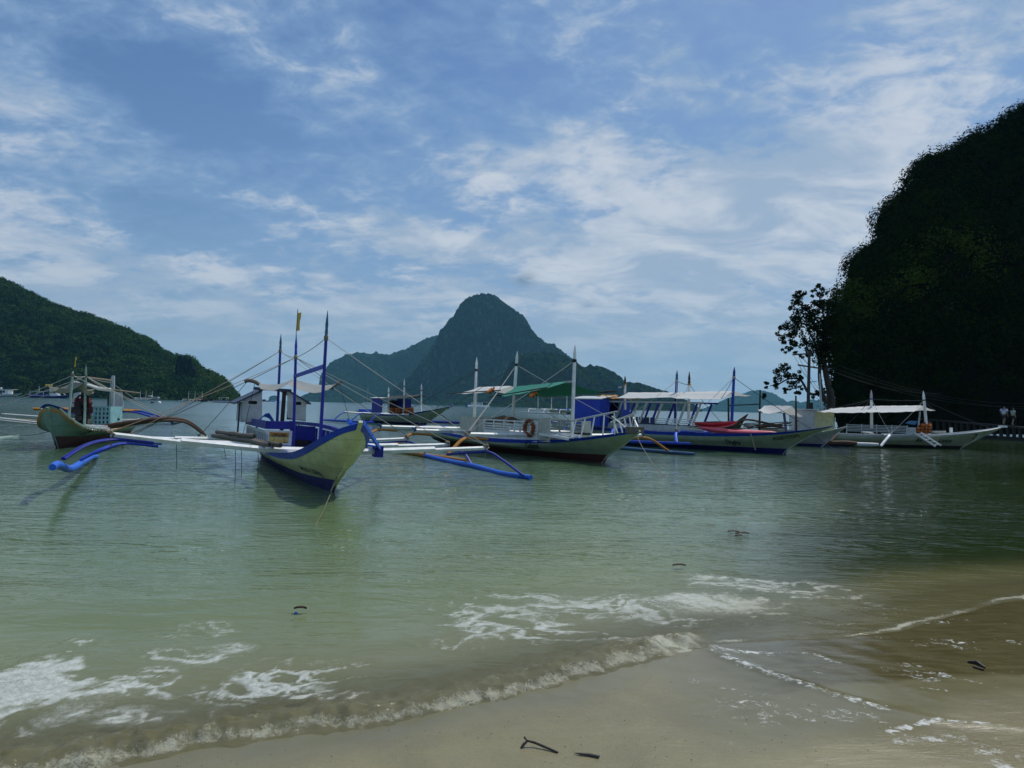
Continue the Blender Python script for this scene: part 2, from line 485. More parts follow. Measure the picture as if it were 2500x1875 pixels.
def poly_dist(X, Y, P):
    best = np.full(X.shape, 1e9)
    for (ax, ay), (bx, by) in zip(P[:-1], P[1:]):
        dx, dy = bx - ax, by - ay
        t = np.clip(((X - ax) * dx + (Y - ay) * dy) / (dx * dx + dy * dy + 1e-9), 0, 1)
        best = np.minimum(best, np.hypot(X - ax - t * dx, Y - ay - t * dy))
    return best
def fan(r0, r1, k0, kn, rn, half):
    r = [r0]
    while r[-1] < r1:
        k = k0 if r[-1] < rn else min(kn, k0 * (r[-1] / rn) ** 0.9)
        r.append(r[-1] * (1 + k))
    r = np.array(r); a = np.arange(-half, half + k0, k0)
    A, Rr = np.meshgrid(a, r)
    n, c = Rr.shape
    idx = np.arange(n * c).reshape(n, c)
    F = np.stack([idx[:-1, :-1], idx[:-1, 1:], idx[1:, 1:], idx[1:, :-1]], -1).reshape(-1, 4)
    return (Rr * np.sin(A)).ravel(), (Rr * np.cos(A)).ravel(), F

def sand_height(X, Y, d):
    land = 0.004 + 0.052 * np.maximum(-d, 0) - 0.00035 * np.maximum(-d, 0) ** 2
    land = np.where(d < -40, 0.004 + 0.052 * 40 - 0.00035 * 1600, land)
    seab = -0.075 * np.clip(d, 0, 4) - 0.10 * np.clip(d - 4, 0, 14) - 0.02 * np.clip(d - 18, 0, 60)
    h = np.where(d < 0, land, seab)
    near = np.exp(-np.abs(d) / 6)
    h = h + 0.010 * fbm(X * 0.8, Y * 0.8, 3, 5) * near + 0.004 * fbm(X * 5, Y * 5, 3, 6)
    # faint terrace left by the last wave
    h = h + 0.010 * np.exp(-((poly_dist(X, Y, TERRACE)) / 0.05) ** 2)
    return h
TERRACE = pix([(1735, 1570), (1850, 1625), (2000, 1683), (2150, 1735), (2330, 1780), (2500, 1796)], 0.06)

# ------------------------------------------------------------------ sand
X, Y, F = fan(0.8, 90, 0.0052, 0.03, 8.0, 1.35)
D = shore_dist(X, Y)
Z = sand_height(X, Y, D)
wedge = sstep(0.6, 1.5, X + 0.15 * (Y - 5)) * sstep(-1.75, -1.35, D + 0.3 * fbm(X * 1.3, Y * 1.3, 4, 8))
wet = np.maximum(sstep(-0.55, -0.05, D + 0.12 * fbm(X * 2, Y * 2, 3, 9)), wedge)
film = sstep(1.3, 2.2, X) * sstep(-1.16, -1.04, D + 0.22 * fbm(X, Y, 4, 4) + 0.05 * fbm(X * 6, Y * 9, 3, 44))        # standing film of water on the low sand
foam = np.zeros_like(X)
for P, wd, k in ((TERRACE[:4], 0.090, 0.8), (pix([(1735, 1568), (1800, 1585), (1880, 1592)], .03), 0.075, 0.9), (pix([(1930, 1590), (1990, 1598), (2050, 1622)], .03), 0.053, 0.8),
                 (pix([(2170, 1772), (2290, 1745), (2440, 1765)], .12), 0.045, 0.95), (pix([(2160, 1840), (2170, 1780)], .12), 0.03, 0.5),
                 (pix([(2190, 1800), (2320, 1785), (2500, 1850)], .12), 0.090, 0.75), (pix([(2400, 1830), (2460, 1875)], .12), 0.09, 0.8), (pix([(2120, 1740), (2200, 1790)], .1), 0.1, 0.6),
                 (pix([(2240, 1680), (2310, 1690)], .06), 0.025, 0.9), (pix([(2330, 1650), (2440, 1680)], .06), 0.03, 0.7), (pix([(2350, 1720), (2400, 1740)], .06), 0.03, 0.7),
                 (pix([(1490, 1645), (1600, 1710), (1760, 1780)], .08), 0.03, 0.42), (pix([(1990, 1640), (2070, 1655)], .05), 0.04, 0.7)):
    foam = np.maximum(foam, k * np.exp(-(poly_dist(X, Y, P) / wd) ** 2))
foam = np.maximum(foam, 0.62 * wedge * sstep(0.05, 0.45, fbm(X * 1.7 + Y * .8, Y * 2.6, 3, 21)))
streaks = sstep(0.25, 0.5, fbm((X * 0.9 - Y * 0.35) * 1.2, (Y + X * 0.42) * 7, 3, 23))
foam = np.maximum(foam, 0.5 * streaks * sstep(0.2, 1.2, X) * sstep(-2.6, -0.6, D))
m, t, b = material('wet_beach_sand')
geo = t.new('ShaderNodeNewGeometry').outputs['Position']
aw = t.attr('wet').outputs['Fac']; af = t.attr('foam').outputs['Fac']; afl = t.attr('film').outputs['Fac']
n1 = t.noise(geo, 0.9, 5, 0.6, 0.6); n2 = t.noise(geo, 14, 5, 0.7); n3 = t.noise(geo, 160, 3, 0.6)
n4 = t.noise(t.mapping(geo, (1.2, 5.0, 1), (0, 0, 0.5)), 2.2, 5, 0.6, 1.2)
dry = t.mix(t.rng(n1, 0.3, 0.7), (0.192, 0.170, 0.090), (0.238, 0.212, 0.116))
dry = t.mix(t.rng(n4, 0.52, 0.75, 0, 0.55), dry, (0.20, 0.175, 0.11))
dry = t.mix(t.rng(n3, 0.50, 0.72, 0, 0.55), dry, (0.085, 0.075, 0.045))
dry = t.mix(t.rng(t.noise(geo, 120, 3, 0.6), 0.60, 0.78, 0, 0.6), dry, (0.36, 0.33, 0.24))
wetc = t.mix(t.rng(n1, 0.3, 0.7), (0.130, 0.120, 0.060), (0.160, 0.146, 0.076))
wetc = t.mix(t.rng(n4, 0.5, 0.8, 0, 0.4), wetc, (0.14, 0.128, 0.075))
c = t.mix(t.math('MULTIPLY', aw, 0.85), dry, wetc)
c = t.mix(t.math('MULTIPLY', afl, t.rng(n4, 0.3, 0.7, 0.5, 0.9)), c, (0.070, 0.058, 0.022))
riv = t.rng(t.noise(t.mapping(geo, (2.0, 11.0, 1), (0, 0, 0.55)), 1.0, 6, 0.7, 1.6), 0.60, 0.78)
c = t.mix(t.math('MULTIPLY', t.math('MULTIPLY', riv, t.rng(t.noise(geo, 0.8, 3), 0.42, 0.62)), 0.6), c, (0.075, 0.068, 0.04))
spk = t.new('ShaderNodeTexVoronoi'); t.put(spk.inputs['Vector'], geo); spk.inputs['Scale'].default_value = 26
spot = t.math('MULTIPLY', t.rng(spk.outputs['Distance'], 0.16, 0.10), t.rng(t.noise(geo, 1.6, 3), 0.52, 0.66))
fn = t.noise(geo, 11, 6, 0.7, 1.0)
fn2 = t.noise(geo, 42, 5, 0.7)
fm = t.math('MULTIPLY', t.rng(t.math('ADD', af, t.math('ADD', t.math('MULTIPLY', t.math('SUBTRACT', fn, 0.5), 2.6), t.math('MULTIPLY', t.math('SUBTRACT', fn2, 0.5), 1.2))), 0.66, 1.15), t.rng(af, 0.05, 0.4))
c = t.mix(t.math('MULTIPLY', fm, 0.9), c, (0.55, 0.57, 0.55))
t.put(b.inputs['Base Color'], c)
rw = t.rng(t.math('ADD', n2, t.math('MULTIPLY', n1, 0.6)), 0.5, 1.1, 0.10, 0.22)
rough = t.mix(aw, t.rng(n1, 0.3, 0.7, 0.20, 0.40), rw)
rough = t.mix(afl, rough, (0.04, 0.04, 0.04))
rough = t.mix(fm, rough, (0.6, 0.6, 0.6))
t.put(b.inputs['Roughness'], rough)
b.inputs['IOR'].default_value = 1.36
bp = t.new('ShaderNodeBump'); bp.inputs['Distance'].default_value = 0.01
t.put(bp.inputs['Strength'], t.rng(t.math('MAXIMUM', aw, afl), 0, 1, 0.55, 0.10))
t.put(bp.inputs['Height'], t.math('ADD', t.math('ADD', t.math('MULTIPLY', n2, 0.7), t.math('MULTIPLY', n4, 1.2)), t.math('MULTIPLY', n3, 0.35)))
t.l.new(bp.outputs[0], b.inputs['Normal'])
sand = mesh_arrays('beach', np.stack([X, Y, Z], 1), F, m, None, True, {'wet': wet, 'foam': foam, 'film': film})
sand['kind'] = 'structure'

# ------------------------------------------------------------------ sea
X, Y, F = fan(2.3, 9200, 0.0042, 0.03, 11.0, 1.12)
D = shore_dist(X, Y)
# the little breaker on the left, dying out where the two swashes meet
sx = X
amp = sstep(1.95, 1.45, sx) * sstep(-14, -3, sx)
dd = D + 0.10 * fbm(X * 1.6, Y * 1.6, 3, 11) + 0.04 * fbm(X * 6, Y * 6, 2, 12)
near = np.exp(-np.maximum(D, 0) / 9.0)
roll = amp * (0.064 * np.exp(-((dd - 0.16) / 0.10) ** 2) + 0.014 * np.exp(-((dd - 0.40) / 0.12) ** 2))
roll *= 0.75 + 0.5 * fbm(X * 3, Y * 3, 3, 14)
churn = amp * np.exp(-((dd - 0.20) / 0.20) ** 2)
chop = churn * (0.060 * (0.35 - np.abs(fbm(X * 7, Y * 7, 3, 13))) + 0.022 * fbm(X * 20, Y * 20, 3, 15))
edge2 = sstep(1.55, 1.9, sx) * 0.012 * np.exp(-((dd - 0.06) / 0.05) ** 2)
far_fade = sstep(160, 25, np.hypot(X, Y))
swell = near * 0.020 * np.sin((D - 0.25 * fbm(X * 0.5, Y * 0.5, 2, 3)) * 2 * PI / 2.7) * sstep(0.7, 2.2, D)
wave = far_fade * (0.016 * fbm(X * 0.55, Y * 1.1, 3, 31) + 0.007 * fbm(X * 1.7, Y * 2.8, 3, 32)) * sstep(0.0, 1.2, D)
Z = 0.004 + roll + chop + edge2 + swell + wave - 0.05 * sstep(0.0, -0.35, dd)
foam = np.zeros_like(X)
wx = X + 0.30 * fbm(X * 1.3, Y * 1.3, 3, 71) + 0.07 * fbm(X * 5, Y * 5, 3, 72); wy = Y + 0.30 * fbm(X * 1.3 + 40, Y * 1.3, 3, 73) + 0.07 * fbm(X * 5, Y * 5 + 30, 3, 74)
fil = 1 - np.abs(fbm(wx * 1.5, wy * 2.6, 5, 75, 0.6)) * 4.2          # filaments
fil2 = 1 - np.abs(fbm(wx * 4.2, wy * 6.5, 4, 76, 0.6)) * 3.6
bil = fbm(wx * 1.1, wy * 2.0, 5, 77, 0.55)                             # billows
lacef = np.clip(np.maximum(fil, 0.9 * fil2), 0, 1) ** 1.6
def patch(cx_, cy_, rx, ry, k, mode=0.5, sk=0.0):
    """foam bank given by an oval in the photograph, laid on the water; mode 0 = milky, 1 = only lace"""
    global foam
    p = on_z(cx_, cy_); q = on_z(cx_ + rx, cy_); r_ = on_z(cx_, cy_ - ry); r2 = on_z(cx_, cy_ + ry)
    ax = abs(q.x - p.x); ay = abs(r_.y - r2.y) / 2
    u = ((X - p.x) - sk * (Y - p.y)) / ax; v = (Y - p.y) / ay
    q2 = np.sqrt(u * u + v * v)
    env = sstep(1.35, 0.25, q2 + 0.75 * bil + 0.25 * fil2 - 0.12)
    val = env * ((1 - mode) * (0.72 + 0.5 * bil) + mode * lacef * 1.05)
    foam = np.maximum(foam, k * val)
patch(0, 1685, 150, 105, 1.9, 0.05); patch(110, 1690, 60, 60, 0.9, 0.4)
patch(225, 1710, 70, 85, 1.2, 0.4, .2); patch(350, 1655, 110, 95, 1.2, 0.7, .5); patch(320, 1755, 140, 32, 1.2, 0.45)
patch(450, 1600, 170, 34, 0.9, 0.65); patch(570, 1583, 80, 22, 1.0, 0.4); patch(690, 1665, 200, 75, 1.3, 0.8); patch(760, 1690, 110, 34, 1.0, 0.55)
patch(720, 1615, 200, 26, 0.7, 0.7); patch(470, 1750, 160, 24, 0.7, 0.8); patch(480, 1535, 120, 26, 0.6, 1.0); patch(60, 1790, 120, 24, 0.7, 0.9)
patch(1190, 1525, 110, 62, 1.0, 0.55); patch(1340, 1545, 200, 48, 0.95, 0.75); patch(1480, 1480, 330, 46, 0.95, 0.45); patch(1830, 1425, 170, 36, 0.9, 0.5, -.6)
patch(1740, 1472, 190, 34, 1.05, 0.3); patch(1320, 1452, 200, 26, 0.75, 0.7); patch(1640, 1520, 110, 30, 1.0, 0.5); patch(1560, 1570, 200, 22, 0.8, 0.8); patch(1130, 1575, 170, 34, 0.6, 0.95); patch(1300, 1610, 150, 18, 0.5, 1.0)
froth = amp * np.maximum(np.exp(-((dd - 0.05) / 0.09) ** 2), 0.55 * np.exp(-((dd - 0.26) / 0.16) ** 2))
foam = np.maximum(foam, sstep(1.5, 1.9, sx) * (0.50 + 0.8 * bil) * np.exp(-((dd - 0.03) / 0.03) ** 2))
foam = np.maximum(foam, 0.9 * np.exp(-(np.hypot(X - 1.35, Y - 5.62) / 0.28) ** 2) * (0.5 + lacef))
silt = amp * np.exp(-(np.maximum(dd - 0.12, 0) / 0.36) ** 2)
silt = np.maximum(silt, sstep(1.2, 2.4, sx) * np.exp(-(np.maximum(dd, 0) / 1.1) ** 2))

cliff_shade_ = sstep(0.24, 0.56, X / np.maximum(Y, 1) + 0.10 * fbm(X * 0.2, Y * 0.2, 3, 61)) * sstep(0.3, 1.7, D) * sstep(75, 45, Y)      # shade and reflection of the cliff, painted into the water colour
m, t, b = material('sea_water')
geo = t.new('ShaderNodeNewGeometry').outputs['Position']
ad = t.attr('offshore').outputs['Fac']; af = t.attr('foam').outputs['Fac']; asl = t.attr('silt').outputs['Fac']
sx_ = t.new('ShaderNodeSeparateXYZ'); t.put(sx_.inputs[0], geo)
lg = t.math('DIVIDE', t.math('LOGARITHM', t.math('MAXIMUM', ad, 0.05), 10.0), 3.6)       # log10 of metres offshore, scaled
patchy = t.noise(t.mapping(geo, (0.05, 0.11, 1), (0, 0, 0.2)), 1.0, 4, 0.55, 0.6)
lgp = t.math('ADD', lg, t.math('MULTIPLY', t.math('SUBTRACT', patchy, 0.5), 0.10))
body = t.ramp(lgp, [(0.0, (0.165, 0.165, 0.072)), (0.10, (0.150, 0.178, 0.068)), (0.22, (0.112, 0.166, 0.072)), (0.33, (0.068, 0.126, 0.066)),
                    (0.46, (0.032, 0.084, 0.062)), (0.62, (0.018, 0.066, 0.058)), (1.0, (0.012, 0.050, 0.056))])
cliff_shade = t.math('MULTIPLY', t.attr('cliff_shade').outputs['Fac'], t.rng(patchy, 0.2, 0.6, 0.75, 1.0))
body = t.mix(cliff_shade, body, (0.020, 0.036, 0.010))
body = t.mix(t.math('MULTIPLY', asl, 0.85), body, (0.165, 0.148, 0.066))
n_a = t.noise(t.mapping(geo, (0.75, 1.9, 1), (0, 0, 0.10)), 1.0, 3, 0.55, 0.5)
n_b = t.noise(t.mapping(geo, (1.5, 4.2, 1), (0, 0, -0.14)), 1.0, 4, 0.55, 0.7)
n_c = t.noise(t.mapping(geo, (7.5, 16.0, 1), (0, 0, 0.22)), 1.0, 4, 0.6, 0.5)
n_d = t.noise(t.mapping(geo, (14, 30, 1), (0, 0, 0.3)), 1.0, 4, 0.6, 0.4)
def crest(vec):
    return t.math('SUBTRACT', 1.0, t.math('ABSOLUTE', t.math('MULTIPLY', t.math('SUBTRACT', t.noise(vec, 1.0, 3, 0.5, 0.6), 0.5), 3.2)), None, True)
n_r = crest(t.mapping(geo, (0.6, 2.1, 1), (0, 0, 0.24))); n_s = crest(t.mapping(geo, (1.9, 5.6, 1), (0, 0, 0.08)))
gust = t.rng(t.noise(t.mapping(geo, (0.022, 0.09, 1), (0, 0, 0.1)), 1.0, 3, 0.5, 0.4), 0.32, 0.68, 0.30, 1.45)
calm = t.rng(ad, 0.3, 4.0, 0.40, 1.0)
hgt = t.math('ADD', t.math('MULTIPLY', n_a, 0.015), t.math('ADD', t.math('ADD', t.math('MULTIPLY', n_r, 0.024), t.math('MULTIPLY', n_s, 0.012)), t.math('ADD', t.math('MULTIPLY', n_b, 0.010), t.math('MULTIPLY', n_c, 0.0022))))
farr = t.math('ADD', 0.16, t.math('MULTIPLY', t.rng(lg, 0.30, 0.62, 1.0, 0.0), 0.84))
hgt = t.math('MULTIPLY', hgt, t.math('MULTIPLY', t.math('MULTIPLY', gust, calm), farr))
hgt = t.math('ADD', hgt, t.math('MULTIPLY', n_d, t.rng(ad, 0.0, 12.0, 0.0022, 0.0008)))
fb = t.noise(geo, 38, 4, 0.7)
hgt = t.math('ADD', hgt, t.math('MULTIPLY', t.math('MULTIPLY', fb, t.math('MAXIMUM', af, t.attr('froth').outputs['Fac'])), 0.02))
bp = t.new('ShaderNodeBump'); bp.inputs['Distance'].default_value = 1.0; bp.inputs['Strength'].default_value = 0.9
t.put(bp.inputs['Height'], hgt)
# foam: the banks are in the mesh data, the bubbles and torn edges here
wv = geo
grain = t.noise(geo, 22, 6, 0.72, 0.4); grain2 = t.noise(geo, 65, 4, 0.7)
fmask = t.rng(t.math('ADD', af, t.math('ADD', t.math('MULTIPLY', t.math('SUBTRACT', grain, 0.5), 0.55), t.math('MULTIPLY', t.math('SUBTRACT', grain2, 0.5), 0.35))), 0.22, 0.90)
fmask = t.math('MULTIPLY', t.math('MULTIPLY', fmask, t.rng(af, 0.06, 0.30)), 0.95)
afr = t.attr('froth').outputs['Fac']
f1 = t.noise(geo, 26, 5, 0.75, 0.8); f2 = t.noise(geo, 6, 4, 0.6, 0.6); f3 = t.noise(geo, 80, 3, 0.7)
frm = t.rng(t.math('ADD', t.math('ADD', t.math('MULTIPLY', f1, 0.9), t.math('MULTIPLY', f2, 1.0)), t.math('ADD', t.math('MULTIPLY', f3, 0.5), t.math('MULTIPLY', afr, 0.62))), 1.56, 1.92)
frm = t.math('MULTIPLY', frm, t.rng(afr, 0.05, 0.4))
fmask = t.math('MAXIMUM', fmask, t.math('MULTIPLY', frm, 0.8))
foamc = t.mix(t.rng(t.noise(wv, 16, 4, 0.6), 0.3, 0.7), (0.38, 0.42, 0.38), (0.58, 0.61, 0.57))
foamc = t.mix(t.math('MULTIPLY', asl, 0.6), foamc, (0.42, 0.40, 0.25))
t.put(b.inputs['Base Color'], t.mix(fmask, body, foamc))
t.put(b.inputs['Roughness'], t.mix(fmask, t.rng(lg, 0.33, 0.64, 0.02, 0.20), (0.75, 0.75, 0.75)))
b.inputs['IOR'].default_value = 1.36
t.l.new(bp.outputs[0], b.inputs['Normal'])
tp = t.new('ShaderNodeBsdfTransparent')
opac = t.math('MAXIMUM', t.rng(ad, -0.12, 1.1, 0.10, 0.97), t.math('MAXIMUM', fmask, t.math('MULTIPLY', asl, 0.62)))
opac = t.math('MULTIPLY', opac, t.rng(ad, -0.22, -0.02))
mx = t.new('ShaderNodeMixShader'); t.put(mx.inputs[0], opac)
t.l.new(tp.outputs[0], mx.inputs[1]); t.l.new(b.outputs[0], mx.inputs[2])
t.l.new(mx.outputs[0], t.n['Material Output'].inputs[0])
keep = (D > -0.6)
Fk = F[keep[F].all(1)]
used = np.unique(Fk); remap = np.zeros(len(X), np.int64); remap[used] = np.arange(len(used))
sea = mesh_arrays('sea', np.stack([X, Y, Z], 1)[used], remap[Fk], m, None, True, {'offshore': D[used], 'foam': foam[used], 'silt': silt[used], 'froth': froth[used], 'cliff_shade': cliff_shade_[used]})
sea['kind'] = 'structure'

# ------------------------------------------------------------------ hills
def hillmesh(name, prof, Yf, Yr, Yb, nu, nv, mat, face=0.8, rough=(6, 14), seed=1, cliff=0.0, z0=-1.5, offs=None):
    """prof: ridge line seen from the beach as (px, py); Yf, Yr, Yb: distances of foot, ridge and back foot"""
    px = np.linspace(prof[0][0], prof[-1][0], nu)
    py = np.interp(px, [p[0] for p in prof], [p[1] for p in prof])
    rd = np.array([tuple(ray(a, b_)) for a, b_ in zip(px, py)])
    dirx = rd[:, 0] / rd[:, 1]; zr = EYE + rd[:, 2] / rd[:, 1] * Yr
    V = []
    vs = np.concatenate([np.linspace(0, 1, nv), 1 + np.linspace(0, 1, nv // 3 + 2)[1:]])
    for v in vs:
        if v <= 1:
            yy = Yf + (Yr - Yf) * v
            f = v ** face if cliff == 0 else (1 - cliff) * v ** face + cliff * sstep(0.45, 0.8, v)
            zz = z0 + (zr - z0) * np.sin(f * PI / 2) if cliff == 0 else z0 + (zr - z0) * f
        else:
            yy = Yr + (Yb - Yr) * (v - 1)
            zz = z0 + (zr - z0) * (1 - (v - 1) ** 1.6)
        yarr = np.full(nu, yy)
        if offs is not None: yarr = yarr + offs(px) * (1 - abs(v - 1))
        V.append(np.stack([dirx * yarr, yarr, zz], 1))
    V = np.array(V)
    U = V[..., 0] / rough[1]; Wv = V[..., 2] / rough[1] + V[..., 1] / rough[1] * 0.7
    n = rough[0] * (fbm(U, Wv, 4, seed, 0.55)) + rough[0] * 1.6 * fbm(U * 0.22, Wv * 0.12, 3, seed + 9)
    n = n + rough[0] * 0.55 * fbm(V[..., 0] / (rough[1] * 0.22), V[..., 2] / (rough[1] * 0.22) + V[..., 1] / (rough[1] * 0.4), 2, seed + 4)
    edge = np.clip((zr - z0) / (rough[0] * 4), 0.1, 1)[None, :]
    fade = np.minimum(1, vs * 5)[:, None] * edge
    V[..., 1] -= n * fade * 1.2
    V[..., 2] += n * fade * 0.55
    # keep the broad skyline where it stands; the small raggedness stays
    cur = ((V[..., 2] - EYE) / V[..., 1]).max(0); want = (zr - EYE) / Yr
    ratio = np.clip(np.maximum(want, 0.002) / np.maximum(cur, 0.002), 0.5, 1.6)
    kk = max(3, nu // 40); ratio = np.convolve(np.pad(ratio, kk, mode='edge'), np.ones(2 * kk + 1) / (2 * kk + 1), 'valid')
    V[..., 2] = EYE + (V[..., 2] - EYE) * np.where(V[..., 2] > EYE, ratio[None, :], 1.0)
    nr = len(vs)
    idx = np.arange(nr * nu).reshape(nr, nu)
    Fq = np.stack([idx[:-1, :-1], idx[:-1, 1:], idx[1:, 1:], idx[1:, :-1]], -1).reshape(-1, 4)
    Vf = V.reshape(-1, 3)
    # close the ends
    o = mesh_arrays(name, Vf, Fq, mat, None, True)
    o['kind'] = 'structure'
    return o, V
def hillmat(name, greens, rock, rockamt, sc, relief):
    m, t, b = material(name)
    g = t.new('ShaderNodeNewGeometry')
    p = g.outputs['Position']
    n1 = t.noise(p, 1 / sc, 6, 0.65, 0.3); n2 = t.noise(p, 6 / sc, 5, 0.65); n3 = t.noise(t.mapping(p, (1, 1, 0.16)), 2.2 / sc, 6, 0.7, 0.4)
    sp = t.new('ShaderNodeSeparateXYZ'); t.put(sp.inputs[0], g.outputs['Normal'])
    steep = t.rng(t.math('ADD', sp.outputs[2], t.math('MULTIPLY', t.math('SUBTRACT', n3, 0.5), 0.9)), rockamt, rockamt - 0.22)
    col = t.mix(t.rng(n2, 0.35, 0.68), greens[0], greens[1])
    col = t.mix(t.rng(n1, 0.45, 0.7, 0, 0.8), col, greens[2])
    rk = t.mix(t.rng(n3, 0.47, 0.68), rock[0], rock[1])
    t.put(b.inputs['Base Color'], t.mix(steep, col, rk))
    b.inputs['Roughness'].default_value = 0.95; b.inputs['Specular IOR Level'].default_value = 0.0
    bp = t.new('ShaderNodeBump'); bp.inputs['Distance'].default_value = relief; bp.inputs['Strength'].default_value = 1.0
    t.put(bp.inputs['Height'], t.math('ADD', n2, t.math('MULTIPLY', n3, 0.8))); t.l.new(bp.outputs[0], b.inputs['Normal'])
    return m
FARG = hillmat('far_forest', ((0.005, 0.018, 0.008), (0.028, 0.064, 0.022), (0.012, 0.030, 0.013)), ((0.008, 0.014, 0.014), (0.15, 0.16, 0.15)), 0.36, 110, 45)
MIDG = hillmat('mid_forest', ((0.005, 0.018, 0.006), (0.030, 0.064, 0.017), (0.014, 0.031, 0.011)), ((0.008, 0.012, 0.012), (0.10, 0.102, 0.095)), 0.36, 70, 28)
o, _ = hillmesh('distant_hills', [(1700, 1003), (1750, 985), (1776, 972), (1812, 962), (1838, 952), (1863, 954), (1885, 959), (1903, 969), (1921, 981), (1932, 977), (1955, 983), (1980, 975), (2002, 978),
                                  (2029, 974), (2080, 966), (2160, 975), (2300, 990), (2420, 1018)], 5100, 5700, 6200, 260, 30, FARG, 0.8, (26, 90), 3)
o, _ = hillmesh('mountain_shoulder', [(722, 978), (735, 968), (760, 957), (779, 947), (784, 915), (790, 909), (804, 886), (836, 868), (872, 859), (894, 863), (921, 861), (949, 866), (994, 850), (1034, 829), (1071, 816), (1120, 812),
                                      (1200, 840), (1300, 900), (1400, 990)], 3500, 4100, 4700, 380, 50, FARG, 0.75, (22, 70), 5, 0.45)
o, _ = hillmesh('mountain', [(880, 984), (915, 972), (953, 956), (985, 930), (1012, 906), (1030, 880), (1044, 865), (1060, 838), (1075, 811), (1092, 786), (1107, 770), (1116, 752), (1125, 739), (1148, 723), (1165, 718), (1190, 716),
                             (1206, 720), (1225, 732), (1245, 748), (1270, 766), (1288, 782), (1301, 809), (1316, 824), (1333, 836), (1355, 842), (1378, 861), (1405, 882), (1450, 930), (1520, 975), (1560, 992)],
                2450, 2950, 3500, 560, 110, FARG, 0.75, (19, 44), 7, 0.68)
o, _ = hillmesh('wooded_headland', [(1200, 975), (1225, 925), (1247, 883), (1261, 870), (1288, 863), (1310, 862), (1333, 859), (1355, 862), (1378, 868), (1405, 883), (1428, 897), (1441, 890), (1468, 895), (1496, 906), (1514, 920), (1527, 933),
                                    (1559, 934), (1586, 942), (1631, 957), (1665, 972), (1700, 990), (1715, 1002)], 1750, 2000, 2350, 420, 70, MIDG, 0.7, (11, 32), 11, 0.5)

# ---- leaf clouds
def leaves(name, cen, nor, per, rad, size, mat, rng, parent=None, squash=0.8, tint=None, droop=0.3, solid=0.55, jit=0.55):
    """clumps of leaf-sized quads: cen (n,3) clump centres, nor (n,3) outward directions, rad (n,) radii"""
    cen = np.repeat(cen, per, 0); nor = np.repeat(nor, per, 0); rr = np.repeat(rad, per)
    N = len(cen)
    d = rng.normal(size=(N, 3)); d /= np.linalg.norm(d, axis=1)[:, None]
    d = d + nor * 0.55
    d /= np.linalg.norm(d, axis=1)[:, None]
    r = rr * (solid + (1.05 - solid) * rng.random(N))
    c = cen + d * r[:, None] * np.array([1, 1, squash])
    n = d + rng.normal(size=(N, 3)) * jit + np.array([0, 0, 0.35])
    n /= np.linalg.norm(n, axis=1)[:, None]
    a = np.cross(n, rng.normal(size=(N, 3))); a /= np.linalg.norm(a, axis=1)[:, None] + 1e-9
    bb = np.cross(n, a)
    s = (size * (0.6 + 0.8 * rng.random(N)))[:, None]
    V = np.stack([c - a * s * 0.5, c + bb * s * 0.32 - a * 0.05 * s, c + a * s * 0.5 - n * s * droop * 0.4, c - bb * s * 0.32], 1).reshape(-1, 3)
    Fq = np.arange(N * 4).reshape(N, 4)
    tn = rng.random(len(rad)) if tint is None else tint
    tv = np.repeat(np.clip(np.repeat(tn, per) * 0.85 + 0.25 * (rng.random(N) - 0.5), 0, 1), 4)
    return mesh_arrays(name, V, Fq, mat, parent, False, {'tint': tv})
def surf_points(V, n, rng, vmax):
    """random points on the camera side of a hill mesh and their normals"""
    nr, nu = V.shape[:2]
    i = rng.random(n) * (vmax - 1.01); j = rng.random(n) * (nu - 1.01)
    i0, j0 = i.astype(int), j.astype(int)
    fi, fj = (i - i0)[:, None], (j - j0)[:, None]
    P = V[i0, j0] * (1 - fi) * (1 - fj) + V[i0 + 1, j0] * fi * (1 - fj) + V[i0, j0 + 1] * (1 - fi) * fj + V[i0 + 1, j0 + 1] * fi * fj
    nn = np.cross(V[i0, j0 + 1] - V[i0, j0], V[i0 + 1, j0] - V[i0, j0])
    nn /= np.linalg.norm(nn, axis=1)[:, None] + 1e-9
    return P, nn

RNG = np.random.default_rng(4)
HILLG = hillmat('forest_floor', ((0.006, 0.016, 0.006), (0.012, 0.026, 0.010), (0.008, 0.018, 0.007)), ((0.02, 0.022, 0.024), (0.05, 0.052, 0.055)), -0.2, 30, 4)
lp = [(-420, 510), (-200, 600), (0, 680), (35, 699), (81, 722), (122, 743), (163, 760), (190, 769), (214, 772), (244, 785), (271, 796), (298, 804), (325, 815), (353, 827), (372, 842), (391, 857), (408, 866), (420, 872),
      (440, 875), (447, 871), (462, 877), (475, 893), (490, 904), (502, 909), (520, 917), (537, 926), (548, 937), (559, 949), (568, 959), (574, 969)]
o, HV = hillmesh('left_hillside', lp, 640, 800, 960, 260, 50, HILLG, 0.85, (5, 26), 21)
P_, N_ = surf_points(HV, 5200, RNG, 52)
lpx = CX + P_[:, 0] / P_[:, 1] * FPX
sel = (lpx > -330)
P_, N_ = P_[sel], N_[sel]
rad = 2.2 + 4.6 * RNG.random(len(P_)) ** 2.2
tn = np.clip(0.25 + 0.9 * fbm(P_[:, 0] / 45, P_[:, 2] / 28 + P_[:, 1] / 70, 3, 77) + 0.45 * (RNG.random(len(P_)) - 0.5) + 0.35 * sstep(-250, -420, P_[:, 0]) * sstep(60, 15, P_[:, 2]), 0, 1)
forest = leaves('hillside_forest', P_ + N_ * 1.2, N_, 34, rad, 2.1, leafmat('hill_leaves', (0.011, 0.040, 0.013), (0.022, 0.060, 0.018), (0.055, 0.100, 0.018), 0.03, 0.12), RNG, None, 0.75, tn)
tag(forest, 'dense dark green jungle covering the hillside across the bay', 'forest', kind='stuff')
